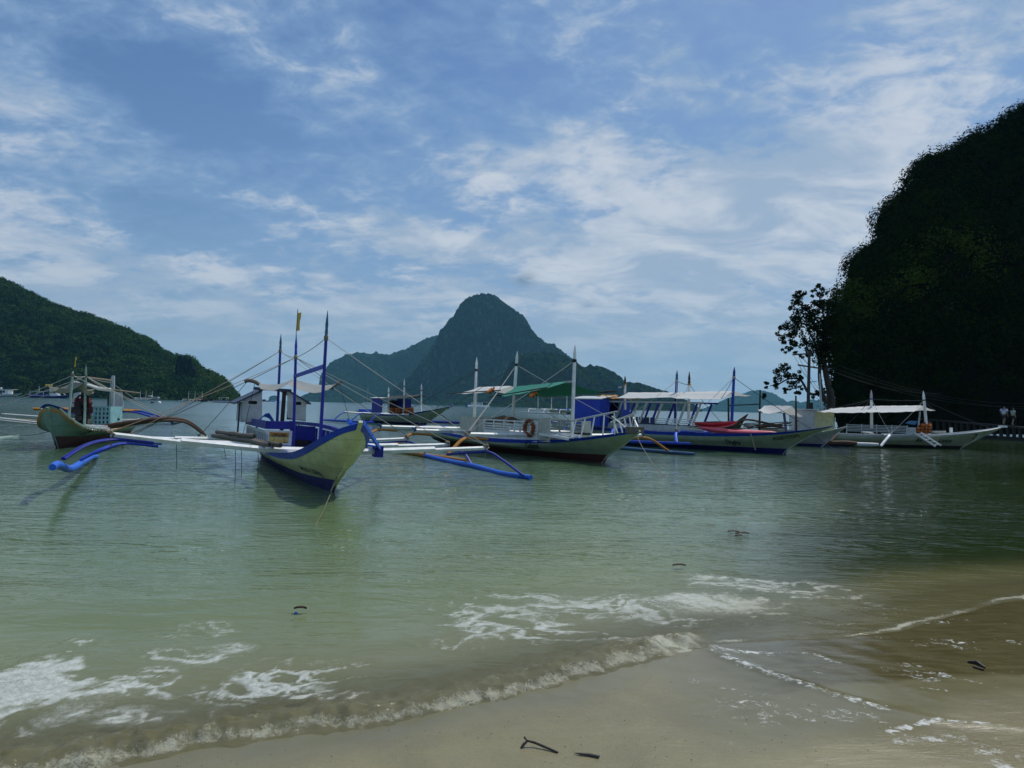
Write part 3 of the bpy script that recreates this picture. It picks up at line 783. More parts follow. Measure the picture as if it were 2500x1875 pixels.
ROCKG = hillmat('limestone', ((0.02, 0.03, 0.02), (0.03, 0.04, 0.03), (0.02, 0.03, 0.02)), ((0.010, 0.012, 0.014), (0.055, 0.058, 0.06)), 2.0, 14, 2.5)
o, _ = hillmesh('rock_outcrop', [(424, 935), (430, 878), (436, 868), (441, 866), (446, 872), (452, 868), (458, 876), (463, 874), (470, 890), (477, 908), (481, 940)], 668, 685, 700, 80, 34, ROCKG, 0.5, (3.2, 6), 31, 0.5)

# ------------------------------------------------------------------ the near cliff on the right
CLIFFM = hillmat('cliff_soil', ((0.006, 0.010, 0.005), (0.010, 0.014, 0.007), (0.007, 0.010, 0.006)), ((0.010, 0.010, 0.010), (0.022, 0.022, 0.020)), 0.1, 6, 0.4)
cp = [(2046, 1002), (2050, 900), (2054, 740), (2068, 690), (2072, 656), (2104, 620), (2144, 602), (2152, 545), (2174, 512), (2200, 486), (2226, 466), (2229, 430), (2264, 386), (2314, 376), (2368, 338), (2406, 326), (2450, 290), (2488, 271), (2514, 268),
      (2574, 245), (2714, 215), (2960, 200), (3310, 260)]
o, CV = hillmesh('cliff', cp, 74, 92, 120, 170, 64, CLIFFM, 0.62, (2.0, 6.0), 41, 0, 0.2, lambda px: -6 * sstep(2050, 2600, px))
P_, N_ = surf_points(CV, 5600, RNG, 65)
cpx = CX + P_[:, 0] / P_[:, 1] * FPX
sel = (cpx < 2700) & (P_[:, 2] > 0.8)
P_, N_ = P_[sel], N_[sel]
rad = 0.70 + 2.1 * RNG.random(len(P_)) ** 2.6
tn = np.clip(1.6 * (fbm(P_[:, 0] / 6, P_[:, 2] / 5, 3, 78) - 0.12) + 0.2 * (RNG.random(len(P_)) - 0.6) - 0.8 * sstep(9, 4, P_[:, 2]), 0, 1)
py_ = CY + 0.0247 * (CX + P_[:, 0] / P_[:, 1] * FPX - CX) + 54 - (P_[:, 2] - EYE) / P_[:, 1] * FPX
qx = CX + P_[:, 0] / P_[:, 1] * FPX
lit_sprays = np.exp(-(((qx - 2290) / 150) ** 2 + ((py_ - 640) / 95) ** 2)) + 0.7 * np.exp(-(((qx - 2180) / 90) ** 2 + ((py_ - 740) / 40) ** 2))     # lit leaf sprays half way up, painted in as a paler tint
tn = np.clip(tn * 0.10 + lit_sprays * (0.12 + 2.6 * np.maximum(fbm(P_[:, 0] / 2.5, P_[:, 2] / 2.0, 3, 79), 0)), 0, 1)
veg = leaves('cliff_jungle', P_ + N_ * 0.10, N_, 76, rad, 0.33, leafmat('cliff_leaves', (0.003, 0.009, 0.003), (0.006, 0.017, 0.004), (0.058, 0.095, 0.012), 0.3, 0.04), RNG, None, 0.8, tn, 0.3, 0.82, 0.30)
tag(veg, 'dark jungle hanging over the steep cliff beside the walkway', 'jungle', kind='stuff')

# ------------------------------------------------------------------ haze
m = bpy.data.materials.new('haze_air'); m.use_nodes = True
t = NT(m.node_tree); t.n.clear()
mo = t.new('ShaderNodeOutputMaterial'); pv = t.new('ShaderNodeVolumePrincipled')
pv.inputs['Color'].default_value = (0.26, 0.68, 0.95, 1)
pv.inputs['Density'].default_value = 6.5e-5
pv.inputs['Anisotropy'].default_value = 0.2
t.l.new(pv.outputs[0], mo.inputs['Volume'])
hz = MB().box((0, 4700, 318), (17500, 10000, 644)).build('haze', m)
hz['kind'] = 'stuff'
# ------------------------------------------------------------------ boat builder
DEPS = None
def text_mesh(txt, size, shear=0.0, spacing=1.0, bold=0.0):
    cu = bpy.data.curves.new('lettering', 'FONT')
    cu.body = txt; cu.size = size; cu.shear = shear; cu.space_character = spacing; cu.offset = bold; cu.resolution_u = 3
    o = bpy.data.objects.new('lettering', cu); COL.objects.link(o)
    bpy.context.view_layer.update()
    me = bpy.data.meshes.new_from_object(o.evaluated_get(bpy.context.evaluated_depsgraph_get()))
    bpy.data.objects.remove(o); bpy.data.curves.remove(cu)
    bm = bmesh.new(); bm.from_mesh(me)
    bmesh.ops.triangulate(bm, faces=bm.faces[:])
    bmesh.ops.subdivide_edges(bm, edges=[e for e in bm.edges if e.calc_length() > size * 0.18], cuts=2, use_grid_fill=False)
    bmesh.ops.triangulate(bm, faces=bm.faces[:])
    bm.to_mesh(me); bm.free()
    return me
class Boat:
    def __init__(s, name, org, heading, roll, label, group=None, cat='boat', pitch=0.0):
        a = math.radians(heading)
        s.root = empty(name, (org[0], org[1], 0), (-math.radians(roll), -math.radians(pitch), a - PI / 2), label, cat, group)
        s.M = Matrix.Translation((org[0], org[1], 0)) @ s.root.rotation_euler.to_matrix().to_4x4()
        s.I = s.M.inverted()
    def L(s, px, py, y):                      # local point seen at a photo pixel, on the lengthwise plane y
        c = s.I @ Vector((0, 0, EYE)); d = s.I.to_3x3() @ ray(px, py)
        return c + d * ((y - c.y) / d.y)
    def X(s, px, py, x):                      # same, on the crosswise plane x
        c = s.I @ Vector((0, 0, EYE)); d = s.I.to_3x3() @ ray(px, py)
        return c + d * ((x - c.x) / d.x)
    def world(s, p): return s.M @ Vector(p)
    def hull(s, st, side, boot, band, band_h=0.13, deckmat=None, drop=0.22, n=5, stem=True, bandname='gunwale'):
        R = [crom([q[k] for q in st], n) for k in range(4)]
        N = len(R[0])
        def sect(i, sg):
            K, W, Nn, G = (Vector((R[k][i].x, R[k][i].y * sg, R[k][i].z)) for k in range(4))
            return [K, K.lerp(W, 0.5) + Vector((0, sg * 0.04 * min(1, abs(W.y) * 4), -0.02)), W], [W, W.lerp(Nn, 0.35), W.lerp(Nn, 0.7), Nn, Nn.lerp(G, 0.33) + Vector((0, sg * 0.012, 0)), Nn.lerp(G, 0.67) + Vector((0, sg * 0.012, 0)), G]
        mb, ms, mg, md = MB(), MB(), MB(), MB(); floor = []
        for sg in (-1, 1):
            mb.grid([sect(i, sg)[0] for i in range(N)])
            ms.grid([sect(i, sg)[1] for i in range(N)])
            rows, inner = [], []
            for i in range(N):
                g = Vector((R[3][i].x, R[3][i].y * sg, R[3][i].z))
                a_, b_ = R[3][max(i - 1, 0)], R[3][min(i + 1, N - 1)]
                tn = Vector((b_.x - a_.x, (b_.y - a_.y) * sg, 0)).normalized()
                o_ = Vector((-tn.y, tn.x, 0)) * sg
                nb = Vector((R[2][i].x, R[2][i].y * sg, R[2][i].z))
                dn = (nb - g).normalized() * band_h
                rows.append([g + o_ * 0.022 + Vector((0, 0, 0.015)), g + dn + o_ * 0.022, g + dn - o_ * 0.01, g - o_ * 0.055 - Vector((0, 0, 0.03)), g - o_ * 0.055 + Vector((0, 0, 0.015)), g + o_ * 0.022 + Vector((0, 0, 0.015))])
                f_ = min(1.0, drop / max(0.02, g.z - nb.z)); lo = g.lerp(nb, f_)
                inner.append([g - o_ * 0.05, Vector((lo.x, max(abs(lo.y) - 0.05, 0) * sg, lo.z))])
                if sg > 0: floor.append(inner[-1][1])
            mg.grid(rows); md.grid(inner)
        md.grid([[Vector((p.x, -p.y, p.z)), Vector((p.x, 0, p.z + 0.015)), p] for p in floor])
        # transom
        L_, Rr = sect(0, -1), sect(0, 1)
        pl = [L_[1][-1], L_[1][3], L_[1][0], L_[0][0], Rr[1][0], Rr[1][3], Rr[1][-1]]
        ms.add(pl, [tuple(range(len(pl)))])
        s.side = ms.build('hull', side, s.root, True)
        mb.build('hull_bottom', boot, s.root, True)
        mg.build(bandname, band, s.root, True)
        md.build('deck', deckmat or side, s.root)
        s.bvh = BVHTree.FromPolygons([tuple(v.co) for v in s.side.data.vertices], [tuple(p.vertices) for p in s.side.data.polygons])
        s.R = R
        if stem:
            e = len(R[0]) - 1
            pts = [R[0][e] + Vector((-0.15, 0, 0)), R[1][e], R[2][e], R[3][e]]
            pts = crom(pts, 4); top = pts[-1] + (pts[-1] - pts[-2]).normalized() * 0.06
            mm = MB()
            for a_, b_ in zip(pts[:-1], pts[1:]): mm.bar(a_ + Vector((0.012, 0, 0)), b_ + Vector((0.012, 0, 0)), 0.075, 0.05, (1, 0, 0.2))
            mm.bar(pts[-1], top, 0.075, 0.05, (1, 0, 0.2))
            mm.build('stem_post', side, s.root)
        return s
    def gun(s, x, sg=-1):
        """gunwale point at x"""
        G = s.R[3]
        i = min(range(len(G)), key=lambda k: abs(G[k].x - x))
        return Vector((x, G[i].y * sg, G[i].z))
    def text(s, txt, x, z, h, mat, sg=-1, shear=0.0, spacing=1.0, slope=0.0, bold=0.0, stretch=1.0, name='lettering'):
        me = text_mesh(txt, h, shear, spacing, bold)
        dirx = 1 if sg < 0 else -1
        for v in me.vertices:
            u, q = v.co.x * stretch, v.co.y
            X_, Z_ = x + dirx * u, z + q + slope * u
            hit = s.bvh.ray_cast(Vector((X_, sg * 5, Z_)), Vector((0, -sg, 0)))
            if hit[0] is None: v.co = (X_, sg * 0.3, Z_); continue
            nn = hit[1] if hit[1].y * sg > 0 else -hit[1]
            v.co = hit[0] + nn * 0.014
        me.materials.clear()
        return link(name, me, mat, s.root)
    def mast(s, base, top, r, mat, tip=None, band=None, tipf=0.17, name='mast'):
        base, top = Vector(base), Vector(top)
        q = lambda f: base.lerp(top, f)
        f0 = 1 - tipf
        o = MB().tube([q(0), q(f0 * 0.5), q(f0)], [r, r * 0.93, r * 0.85], 10).build(name, mat, s.root, True)
        MB().tube([q(f0), q(f0 + 0.02), q(f0 + tipf * 0.28), q(f0 + tipf * 0.42), q(1)], [r * 0.7, r * 0.95, r * 0.72, r * 0.9, r * 0.12], 10).build('mast_tip', tip or mat, o, True)
        MB().tube([q(f0 - 0.035), q(f0 - 0.028), q(f0 - 0.006), q(f0)], [r * 0.9, r * 1.18, r * 1.18, r * 0.9], 10).build('rope_lashing', band or ROPEDK, o, True)
        return q(f0 - 0.018)
    def boom(s, pts, w_=0.11, h_=0.085, mat=WHITE, name='outrigger_boom'):
        m_ = MB()
        for a_, b_ in zip(pts[:-1], pts[1:]): m_.bar(a_, b_, w_, h_, (0.5, 0, 1))
        return m_.build(name, mat, s.root)
    def arm(s, pts, r, mat, flat=0.7, name='outrigger_arm'):
        return MB().tube(crom(pts, 6), r, 8, True, flat).build(name, mat, s.root, True)
    def floater(s, pts, r, mat, name='outrigger_float'):
        P = crom(pts, 5); n = len(P)
        rr = [r * (1 - 0.25 * abs(2 * i / (n - 1) - 1) ** 3) for i in range(n)]
        return MB().tube(P, rr, 12).build(name, mat, s.root, True)
    def rope(s, p, q, r=0.008, sag=0.04, mat=ROPE, name='stay_rope'):
        return MB().tube(sagline(p, q, sag, 8), r, 5, False).build(name, mat, s.root, True)
    def knot(s, c, r=0.09, mat=ROPE, seed=1):
        rg = random.Random(seed); c = Vector(c); m_ = MB()
        for k in range(4):
            a_ = rg.uniform(0, PI); pts = []
            for i in range(9):
                th = 2 * PI * i / 8
                v = Vector((math.cos(th) * r, math.sin(th) * r * 0.8, rg.uniform(-.2, .2) * r))
                v.rotate(Matrix.Rotation(a_, 3, 'X') @ Matrix.Rotation(rg.uniform(0, PI), 3, 'Z')); pts.append(c + v)
            m_.tube(pts, 0.02, 5, False)
        m_.tube([c, c + Vector((rg.uniform(-.05, .05), 0, -0.28))], 0.018, 5)
        return m_.build('rope_knot', mat, s.root, True)
    def tarp(s, left, ridge, right, mat, sag=0.05, name='canopy', n=8, wav=0.02, seed=0):
        """gabled sheet hung over a ridge; left, ridge, right are matching lists of points"""
        Lc, Rc, Gc = crom(left, n) if len(left) > 1 else left, crom(right, n), crom(ridge, n)
        rg = random.Random(seed); rows = []
        m_ = len(Lc)
        for i in range(m_):
            f = i / (m_ - 1) * (len(left) - 1)
            sc = math.sin((f % 1) * PI)
            ed = Vector((0, 0, -sag * 0.7 * sc + wav * math.sin(i * 1.9 + seed)))
            row = []
            for k in range(5):
                t_ = k / 4; p = Lc[i].lerp(Gc[i], t_)
                row.append(p + ed * (1 - t_) + Vector((0, 0, -sag * math.sin(t_ * PI) * (0.6 + 0.4 * sc) + wav * 0.6 * math.sin(i * 2.3 + k * 1.7 + seed))))
            for k in range(1, 5):
                t_ = k / 4; p = Gc[i].lerp(Rc[i], t_)
                row.append(p + ed * t_ + Vector((0, 0, -sag * math.sin(t_ * PI) * (0.6 + 0.4 * sc) + wav * 0.6 * math.sin(i * 2.1 + k * 1.3 + seed))))
            rows.append(row)
        return MB().grid(rows, 0.012).build(name, mat, s.root, True)
    def box(s, a, b, mat, name, parent=None, label=None):
        a, b = Vector(a), Vector(b)
        return MB().box((a + b) / 2, [abs(b[i] - a[i]) for i in range(3)]).build(name, mat, parent or s.root, label=label)

def stations(Lh, B, zs, zm, zb, over, cw=0.15, flare=0.0, stern_y=0.75, paint=0.2):
    """generic double-ended bangka hull: waterline length, half beam, stern / middle / bow heights and bow overhang"""
    S = []
    def row(x, yg, zg, yn, zn, yw, zw, zk=-0.3, dx=(0, 0, 0, 0)):
        S.append(((x + dx[0], 0, zk), (x + dx[1], yw, zw), (x + dx[2], yn, zn), (x + dx[3], yg, zg)))
    p = paint
    row(-Lh, B * stern_y * 0.6, zs, B * stern_y * 0.5, zs * 0.6, B * 0.3, p, -0.15, (0.5, 0.3, 0.1, -0.35))
    row(-Lh * 0.82, B * 0.95, zm + (zs - zm) * 0.35, B * 0.9, zm * 0.62, B * 0.6, p)
    row(-Lh * 0.55, B, zm, B * 0.95, zm * 0.6, B * 0.7, p)
    row(-Lh * 0.30, B, zm * 1.02, B * 0.92, zm * 0.62, B * 0.62, p)
    row(-Lh * 0.14, B * 0.96, zm + (zb - zm) * 0.14, B * 0.75, zm * 0.68, B * 0.40, p + 0.01, -0.28, (0, 0, 0.08, 0.15))
    row(-0.45, B * 0.82, zm + (zb - zm) * 0.40, B * 0.50, zm * 0.78, B * 0.17, p + 0.02, -0.2, (0, 0.08, 0.30, 0.62))
    row(0.0, B * 0.55, zm + (zb - zm) * 0.70, B * 0.22, zm * 0.86 + (zb - zm) * 0.12, B * 0.04, p + 0.03, -0.1, (-0.05, 0.13, over * 0.32, over * 0.62))
    row(0.0, cw, zm + (zb - zm) * 0.97, cw * 0.4, zm * 0.62 + zb * 0.34, 0.012, p + 0.03, -0.08, (0.0, 0.17, over * 0.52, over * 0.95))
    row(0.0, 0.0, zb, 0.0, zm * 0.55 + zb * 0.32, 0.0, p + 0.03, -0.08, (0.02, 0.20, over * 0.54, over))
    return S

def life_jacket(loc, rot=(0, 0, 0), label='', group=None, mat=None, sc=1.0):
    r_ = empty('life_jacket', loc, rot, label, 'life jacket', group)
    r_.scale = (sc,) * 3
    for sy in (-1, 1):
        bm = bmesh.new(); bmesh.ops.create_cube(bm, size=1)
        for v in bm.verts: v.co = Vector((v.co.x * 0.09 * (1 if v.co.z < 0 else 0.8), sy * 0.105 + v.co.y * 0.17 * (1 if v.co.z < 0 else 0.7), v.co.z * 0.5))
        bmesh.ops.bevel(bm, geom=bm.edges[:], offset=0.025, segments=2, affect='EDGES')
        me = bpy.data.meshes.new('front_panel'); bm.to_mesh(me); bm.free()
        link('front_panel', me, mat or ORANGE, r_, True)
    MB().box((-0.07, 0, 0.02), (0.06, 0.36, 0.42)).build('back_panel', mat or ORANGE, r_)
    for z_ in (-0.12, 0.08):
        MB().box((0.0, 0, z_), (0.2, 0.40, 0.035)).build('strap', BLACKCLOTH, r_)
    MB().tube([(0, -0.09, 0.24), (-0.05, -0.07, 0.31), (-0.08, 0, 0.33), (-0.05, 0.07, 0.31), (0, 0.09, 0.24)], 0.03, 6).build('collar', BLACKCLOTH, r_, True)
    return r_
def ladder(bt, a0, a1, b0, b1, n, mat, name='ladder', label=None):
    """a0-a1 and b0-b1 are the two rails"""
    a0, a1, b0, b1 = map(Vector, (a0, a1, b0, b1))
    o = MB().bar(a0, a1, 0.05, 0.09).bar(b0, b1, 0.05, 0.09).build(name, mat, bt.root, label=label)
    for i in range(n):
        f = (i + 0.5) / n
        MB().bar(a0.lerp(a1, f), b0.lerp(b1, f), 0.09, 0.035).build('rung', mat, o)
    return o

# ================================================================== boat in front: blue and cream, bow towards the beach
A = Boat('outrigger_boat', on_z(812, 1200), 27, 2, 'cream hulled boat with blue trim and three blue masts, nearest the beach', 'outrigger boats moored off the beach')
V3 = Vector
A.hull([((-10.2, 0, -.1), (-10.3, .30, .18), (-10.4, .40, .42), (-10.6, .42, .85)),
        ((-8.6, 0, -.25), (-8.6, .42, .18), (-8.6, .56, .38), (-8.6, .60, .66)),
        ((-6, 0, -.3), (-6, .44, .18), (-6, .60, .34), (-6, .63, .56)),
        ((-4, 0, -.3), (-4, .42, .19), (-4, .58, .33), (-4, .63, .55)),
        ((-2, 0, -.3), (-2, .36, .21), (-1.9, .50, .38), (-1.9, .62, .66)),
        ((-.9, 0, -.28), (-.75, .24, .24), (-.5, .40, .46), (-.35, .61, .86)),
        ((-.4, 0, -.22), (-.1, .12, .26), (.42, .30, .62), (.72, .50, 1.12)),
        ((-.12, 0, -.15), (.22, .045, .27), (1.02, .235, .83), (1.42, .245, 1.37)),
        ((-.05, 0, -.12), (.33, .012, .27), (.98, .03, .62), (1.80, .06, 1.47)),
        ((-.05, 0, -.12), (.35, 0, .27), (.93, 0, .57), (1.88, 0, 1.50))], CREAM, BOOTBLUE, BLUE, 0.15, WHITE, 0.24)
# masts, cross beam
mA1 = A.mast((-1.58, 0, .55), A.L(800, 758, 0), 0.043, NAVY, TEALTIP, GREYWOOD)
mA2 = A.mast(A.L(716, 1090, 0), A.L(723.5, 815, 0), 0.045, NAVY, BLUE, ROPE, 0.20)
mA3 = A.mast(A.L(676, 1045, 0), A.L(686, 815, 0), 0.045, NAVY, TEALTIP, GREYWOOD)
A.rope(A.L(722.5, 822, 0), A.L(727, 755, 0), 0.010, 0, DARKWOOD, 'flag_staff')
fl0, fl1 = A.L(725.5, 764, 0), A.L(723, 808, 0)
rows = []
for i in range(7):
    p = fl0.lerp(fl1, i / 6); rows.append([p + A.M.to_3x3().inverted() @ V3((0.012 + .10 * k * (1 - .25 * (i / 6) ** 3), 0.04 * math.sin(i * 1.1 + k), 0.02 * k)) for k in (0, .5, 1)])
MB().grid(rows, 0.004, (0, 0.3, 0)).build('flag', YELLOWC, A.root, True)
MB().bar(A.L(719, 919, 0), A.L(792, 894, 0), 0.06, 0.09).build('cross_beam', BLUE, A.root)
# wheelhouse: two front walls with slots, open middle, gabled roof on posts
xw = -8.5
def wallpanel(poly, slot, mat, name='cabin_wall'):
    """front wall with a rounded slot cut through it; poly and slot are (y,z)"""
    bm = bmesh.new()
    ov = [bm.verts.new((xw, y, z)) for y, z in poly]; oe = [bm.edges.new((ov[i], ov[(i + 1) % len(ov)])) for i in range(len(ov))]
    iv = [bm.verts.new((xw, y, z)) for y, z in slot]; ie = [bm.edges.new((iv[i], iv[(i + 1) % len(iv)])) for i in range(len(iv))]
    bmesh.ops.triangle_fill(bm, use_beauty=True, use_dissolve=False, edges=oe + ie)
    ex = bmesh.ops.extrude_face_region(bm, geom=bm.faces[:])
    bmesh.ops.translate(bm, verts=[v for v in ex['geom'] if isinstance(v, bmesh.types.BMVert)], vec=(-0.05, 0, 0))
    bmesh.ops.recalc_face_normals(bm, faces=bm.faces)
    me = bpy.data.meshes.new(name); bm.to_mesh(me); bm.free()
    return link(name, me, mat, A.root)
def slotpts(y0, y1, z0, z1, n=6):
    r = (z1 - z0) / 2; zc_ = (z0 + z1) / 2
    return [(y1 - r + r * math.cos(t_), zc_ + r * math.sin(t_)) for t_ in np.linspace(-PI / 2, PI / 2, n)] + [(y0 + r + r * math.cos(t_), zc_ + r * math.sin(t_)) for t_ in np.linspace(PI / 2, 3 * PI / 2, n)]
yz = lambda px, py: (A.X(px, py, xw).y, A.X(px, py, xw).z)
cabinwhite = PALE
wallpanel([yz(592, 1031), yz(640, 1029), yz(640, 953), yz(592, 978)], slotpts(yz(606, 980)[0], yz(629, 980)[0], yz(606, 986)[1], yz(606, 978)[1]), cabinwhite)
wallpanel([yz(702, 1020), yz(747, 1029), yz(747, 977), yz(702, 954)], slotpts(yz(716, 980)[0], yz(737, 980)[0], yz(716, 988)[1], yz(716, 980)[1]), cabinwhite)
y0_, y1_ = yz(592, 1000)[0], yz(747, 1000)[0]
for ya, yb in ((y0_ + .05, yz(638, 1000)[0]), (yz(704, 1000)[0], y1_ - .05)): A.box((xw - .22, ya, 1.3), (xw - .18, yb, 1.9), BLACK, 'dark_slot_backing')  # black sheets added behind the wall slots so they look dark
A.box((xw - 1.7, y0_ - .012, yz(592, 1031)[1]), (xw - .055, y0_ + .03, yz(592, 981)[1]), PALE, 'side_wall')
A.box((xw - 1.7, y1_ - .03, yz(747, 1029)[1]), (xw - .055, y1_ + .012, yz(747, 983)[1]), PALE, 'side_wall')
zt = yz(640, 948)[1]
for y_, t_ in ((yz(585, 1000)[0], .05), (yz(634, 960)[0], .05), (yz(695, 960)[0], .12)):
    A.box((xw - .12, y_ - t_ / 2, .45), (xw - .061, y_ + t_ / 2, zt - .05 if t_ > .06 or y_ > -.8 else yz(585, 985)[1]), BLACK if t_ > .06 else DKBLUEGREY, 'post')
A.box((xw - .13, yz(621, 946)[0], zt - .06), (xw + .03, yz(712, 946)[0], zt + .03), DKBLUEGREY, 'roof_beam')
for ya, za, yb, zb_ in ((*yz(573, 983), *yz(641, 951)), (*yz(702, 951), *yz(758, 984))):
    m_ = MB().grid([[(xw + .10, ya, za), (xw + .10, yb, zb_)], [(xw - 1.8, ya, za + .02), (xw - 1.8, yb, zb_ + .02)]], 0.05)
    m_.build('cabin_roof', DKBLUEGREY, A.root)
# white slatted bulwark on the near side, painted board at its front corner
y_s = -.72; z_lo, z_hi = .62, 1.02
xs = (-10.0, -5.15)
A.box((xs[0], y_s - .02, .40), (xs[1], y_s + .02, z_lo + .03), PALE, 'side_panel')
A.box((xs[0], y_s - .025, z_hi - .07), (xs[1], y_s + .025, z_hi), PALE, 'top_rail')
nb = 11
for i in range(nb + 1):
    xx = xs[0] + (xs[1] - xs[0]) * i / nb
    m_ = MB()
    wv_ = .17 if 0 < i < nb else .12
    for zz0, zz1, ww in ((z_lo + .03, z_lo + .09, wv_ * 1.5), (z_lo + .09, z_hi - .13, wv_), (z_hi - .13, z_hi - .07, wv_ * 1.5)):
        m_.box((xx, y_s, (zz0 + zz1) / 2), (ww, .036, zz1 - zz0))
    m_.build('baluster', PALE, A.root)
A.box((xs[1] - .02, -.73, .36), (xs[1] + .02, -.06, .66), paint('blue_grey_panel', (.26, .33, .42), .4, .3), 'front_panel')
A.box((xs[1] - .03, -.74, .661), (xs[1] + .03, -.055, 1.06), WHITE, 'sign_board')
m_, t_, b_ = material('sunset_picture')
co_ = t_.new('ShaderNodeTexCoord').outputs['Object']; sp_ = t_.new('ShaderNodeSeparateXYZ'); t_.put(sp_.inputs[0], co_)
t_.put(b_.inputs['Base Color'], t_.mix(t_.rng(t_.noise(co_, 6, 4), .3, .7, 0, .3), t_.ramp(t_.rng(sp_.outputs[2], .70, 1.02, 0, 1, False), [(0, (.60, .36, .05)), (.4, (.80, .62, .18)), (.62, (.85, .70, .26)), (.75, (.70, .30, .03)), (1, (.60, .24, .03))]), (.30, .14, .02)))
xp = xs[1] + .034
A.box((xs[1] + .02, -.66, .72), (xp, -.14, 1.01), m_, 'painted_sign')
m_ = MB()
xq = xp + .004
m_.box((xq, -.40, .90), (.006, .515, .014))
for yb_, yt_ in ((-.56, -.49), (-.24, -.30)):
    m_.bar((xq, yb_, .735), (xq, yt_, .915), .006, .016, (1, 0, 0)); m_.box((xq, yb_, .735), (.006, .08, .012))
    for k in range(9):
        th = PI * (k / 8 * 1.5 - .25)
        a_ = V3((xq, yt_, .93)); c_ = a_ + V3((0, math.cos(th) * .075, math.sin(th) * .045 + .01)); e_ = a_ + V3((0, math.cos(th) * .12, math.sin(th) * .06 - .03))
        m_.bar(a_, c_, .006, .02, (1, 0, 0)); m_.bar(c_, e_, .006, .013, (1, 0, 0))
m_.build('painted_palms', BLACK, A.root)
# blue coaming and cockpit
def beamrow(pts, w_, h_, mat, name):
    m_ = MB()
    for a_, c_ in zip(pts[:-1], pts[1:]): m_.bar(a_, c_, w_, h_)
    return m_.build(name, mat, A.root)
beamrow([(-10.2, -.72, 1.16), (-5.1, -.74, 1.20), (-5.1, -.05, 1.22)], .08, .22, NAVY, 'coaming')
beamrow([(-10.2, .70, 1.18), (-5.2, .66, 1.26), (-3.2, .62, 1.24), (-.2, .50, 1.16)], .07, .10, NAVY, 'coaming')
for i in range(17):
    xx = -9.6 + 9.2 * i / 16; yy = .69 if xx < -5 else .69 - (xx + 5) * .035
    A.box((xx - .15, yy - .015, .75), (xx + .15, yy + .015, 1.15), NAVY, 'bulwark_slat')
A.box((-9.9, -.68, .5), (-5.3, -.66, 1.0), NAVY, 'inner_lining')
A.box((-9.6, .56, .46), (-3.4, .60, .78), NAVY, 'port_side_panel')
A.box((-5.6, -.05, .50), (-5.55, .66, 1.20), NAVY, 'bulkhead')
A.box((-5.54, .12, .42), (-5.50, .55, .80), BLACK, 'hatch')
A.box((-5.4, .28, .58), (-2.2, .64, .64), NAVY, 'bench')
A.box((-5.5, -.45, .40), (-2.7, .45, .44), NAVY, 'cockpit_floor')
# blue cover behind the front wall and the heap beside it
p = A.X(652, 1028, -7.6)
m_ = MB()
rows = [[p + V3((-.55 * j / 5, .30 * (k / 5 - .5) * 1.6, .30 * math.sin(PI * k / 5) * (1 - .4 * j / 5) + .02 * ((j + k) % 2) - .05)) for k in range(6)] for j in range(6)]
o_ = m_.grid(rows, .02).build('blue_cover', TARPBL, None, True); o_.matrix_world = A.M
tag(o_, 'crumpled bright blue tarpaulin piled in front of the white cabin of the blue boat', 'tarpaulin')
# booms, arms and floats
for k, (xb, yl, yr, zl, zm_, zr_) in enumerate(((-2.5, -4.3, 4.75, .93, .70, .90), (-5.7, -4.2, 4.9, .66, .62, .80), (-9.2, -4.1, 4.7, .52, .56, .80))):
    A.boom([(xb, -2.9, zm_ + (zl - zm_) * .55), (xb, -1.2, zm_), (xb, 1.2, zm_), (xb, 3.2, zm_ + (zr_ - zm_) * .6)], .12, .10)
    A.boom([(xb - .005, yl, zl), (xb - .005, -2.6, zm_ + (zl - zm_) * .42 - .02)], .085, .075, name='boom_tip')
    A.boom([(xb - .005, 2.9, zm_ + (zr_ - zm_) * .5 - .02), (xb - .005, yr, zr_)], .085, .075, name='boom_tip')
    xf = (-1.35, -4.8, -8.8)[k]
    zfl = (.42, .12, -.02)[k]
    A.arm([(xb, yl + .85, zl - .165), (xb, yl + .3, zl - .115), (xb + .15, yl - .05, zl - .12), (xb + .7, yl - .38, (zl + zfl) / 2 + .05), (xf + .05, -5.0, zfl + .06)], .055, NAVY if k == 0 else BLUE)
    A.arm([(xb, yr - 1.2, zr_ - .21), (xb, yr - .3, zr_ - .12), (xb + .1, yr + .05, zr_ - .12), (xb + .5, yr + .33, .55), ((-1.2, -4.6, -8.7)[k], 5.24, .26)], .05, NAVY)
    A.knot((xb, yl + .03, zl + .03), .10, ROPE, k); A.knot((xb, yr - .05, zr_ + .03), .10, ROPE, k + 9)
A.floater([A.L(128, 1141, -5.0), (-1.0, -5.05, .39), (-2.6, -5.0, .16), (-5, -5.0, .08), (-7.5, -5.0, .02), (-9.8, -5.0, -.12)], .078, SKYB)
A.floater([(-.95, 5.30, .25), (-2.5, 5.22, .20), (-4.6, 5.2, .24), (-6.5, 5.2, .22), (-9.9, 5.2, .26)], .085, SKYB)
# canopy between the masts, bamboo spreaders
xl = -6.4
A.tarp([A.X(632, 937, -6.3), A.X(640, 942, -7.9)], [A.X(716, 926, -5.8), A.X(700, 938, -8.0)], [A.X(819, 938, -6.3), A.X(772, 953, -7.9)], TARPW, .14, n=9)
MB().tube(crom([A.X(597, 932, xl), A.X(606, 929, xl), A.X(622, 932, xl), A.X(633, 939, xl)], 3), .055, 8).build('bamboo_spreader', GREYWOOD, A.root, True)
MB().tube([A.X(816, 942, xl), A.X(834, 931, xl)], .05, 8).build('bamboo_spreader', GREYWOOD, A.root, True)
MB().tube([A.X(771, 953, -7.9), A.X(812, 948, -6.6)], .04, 8).build('bamboo_spreader', DARKWOOD, A.root, True)
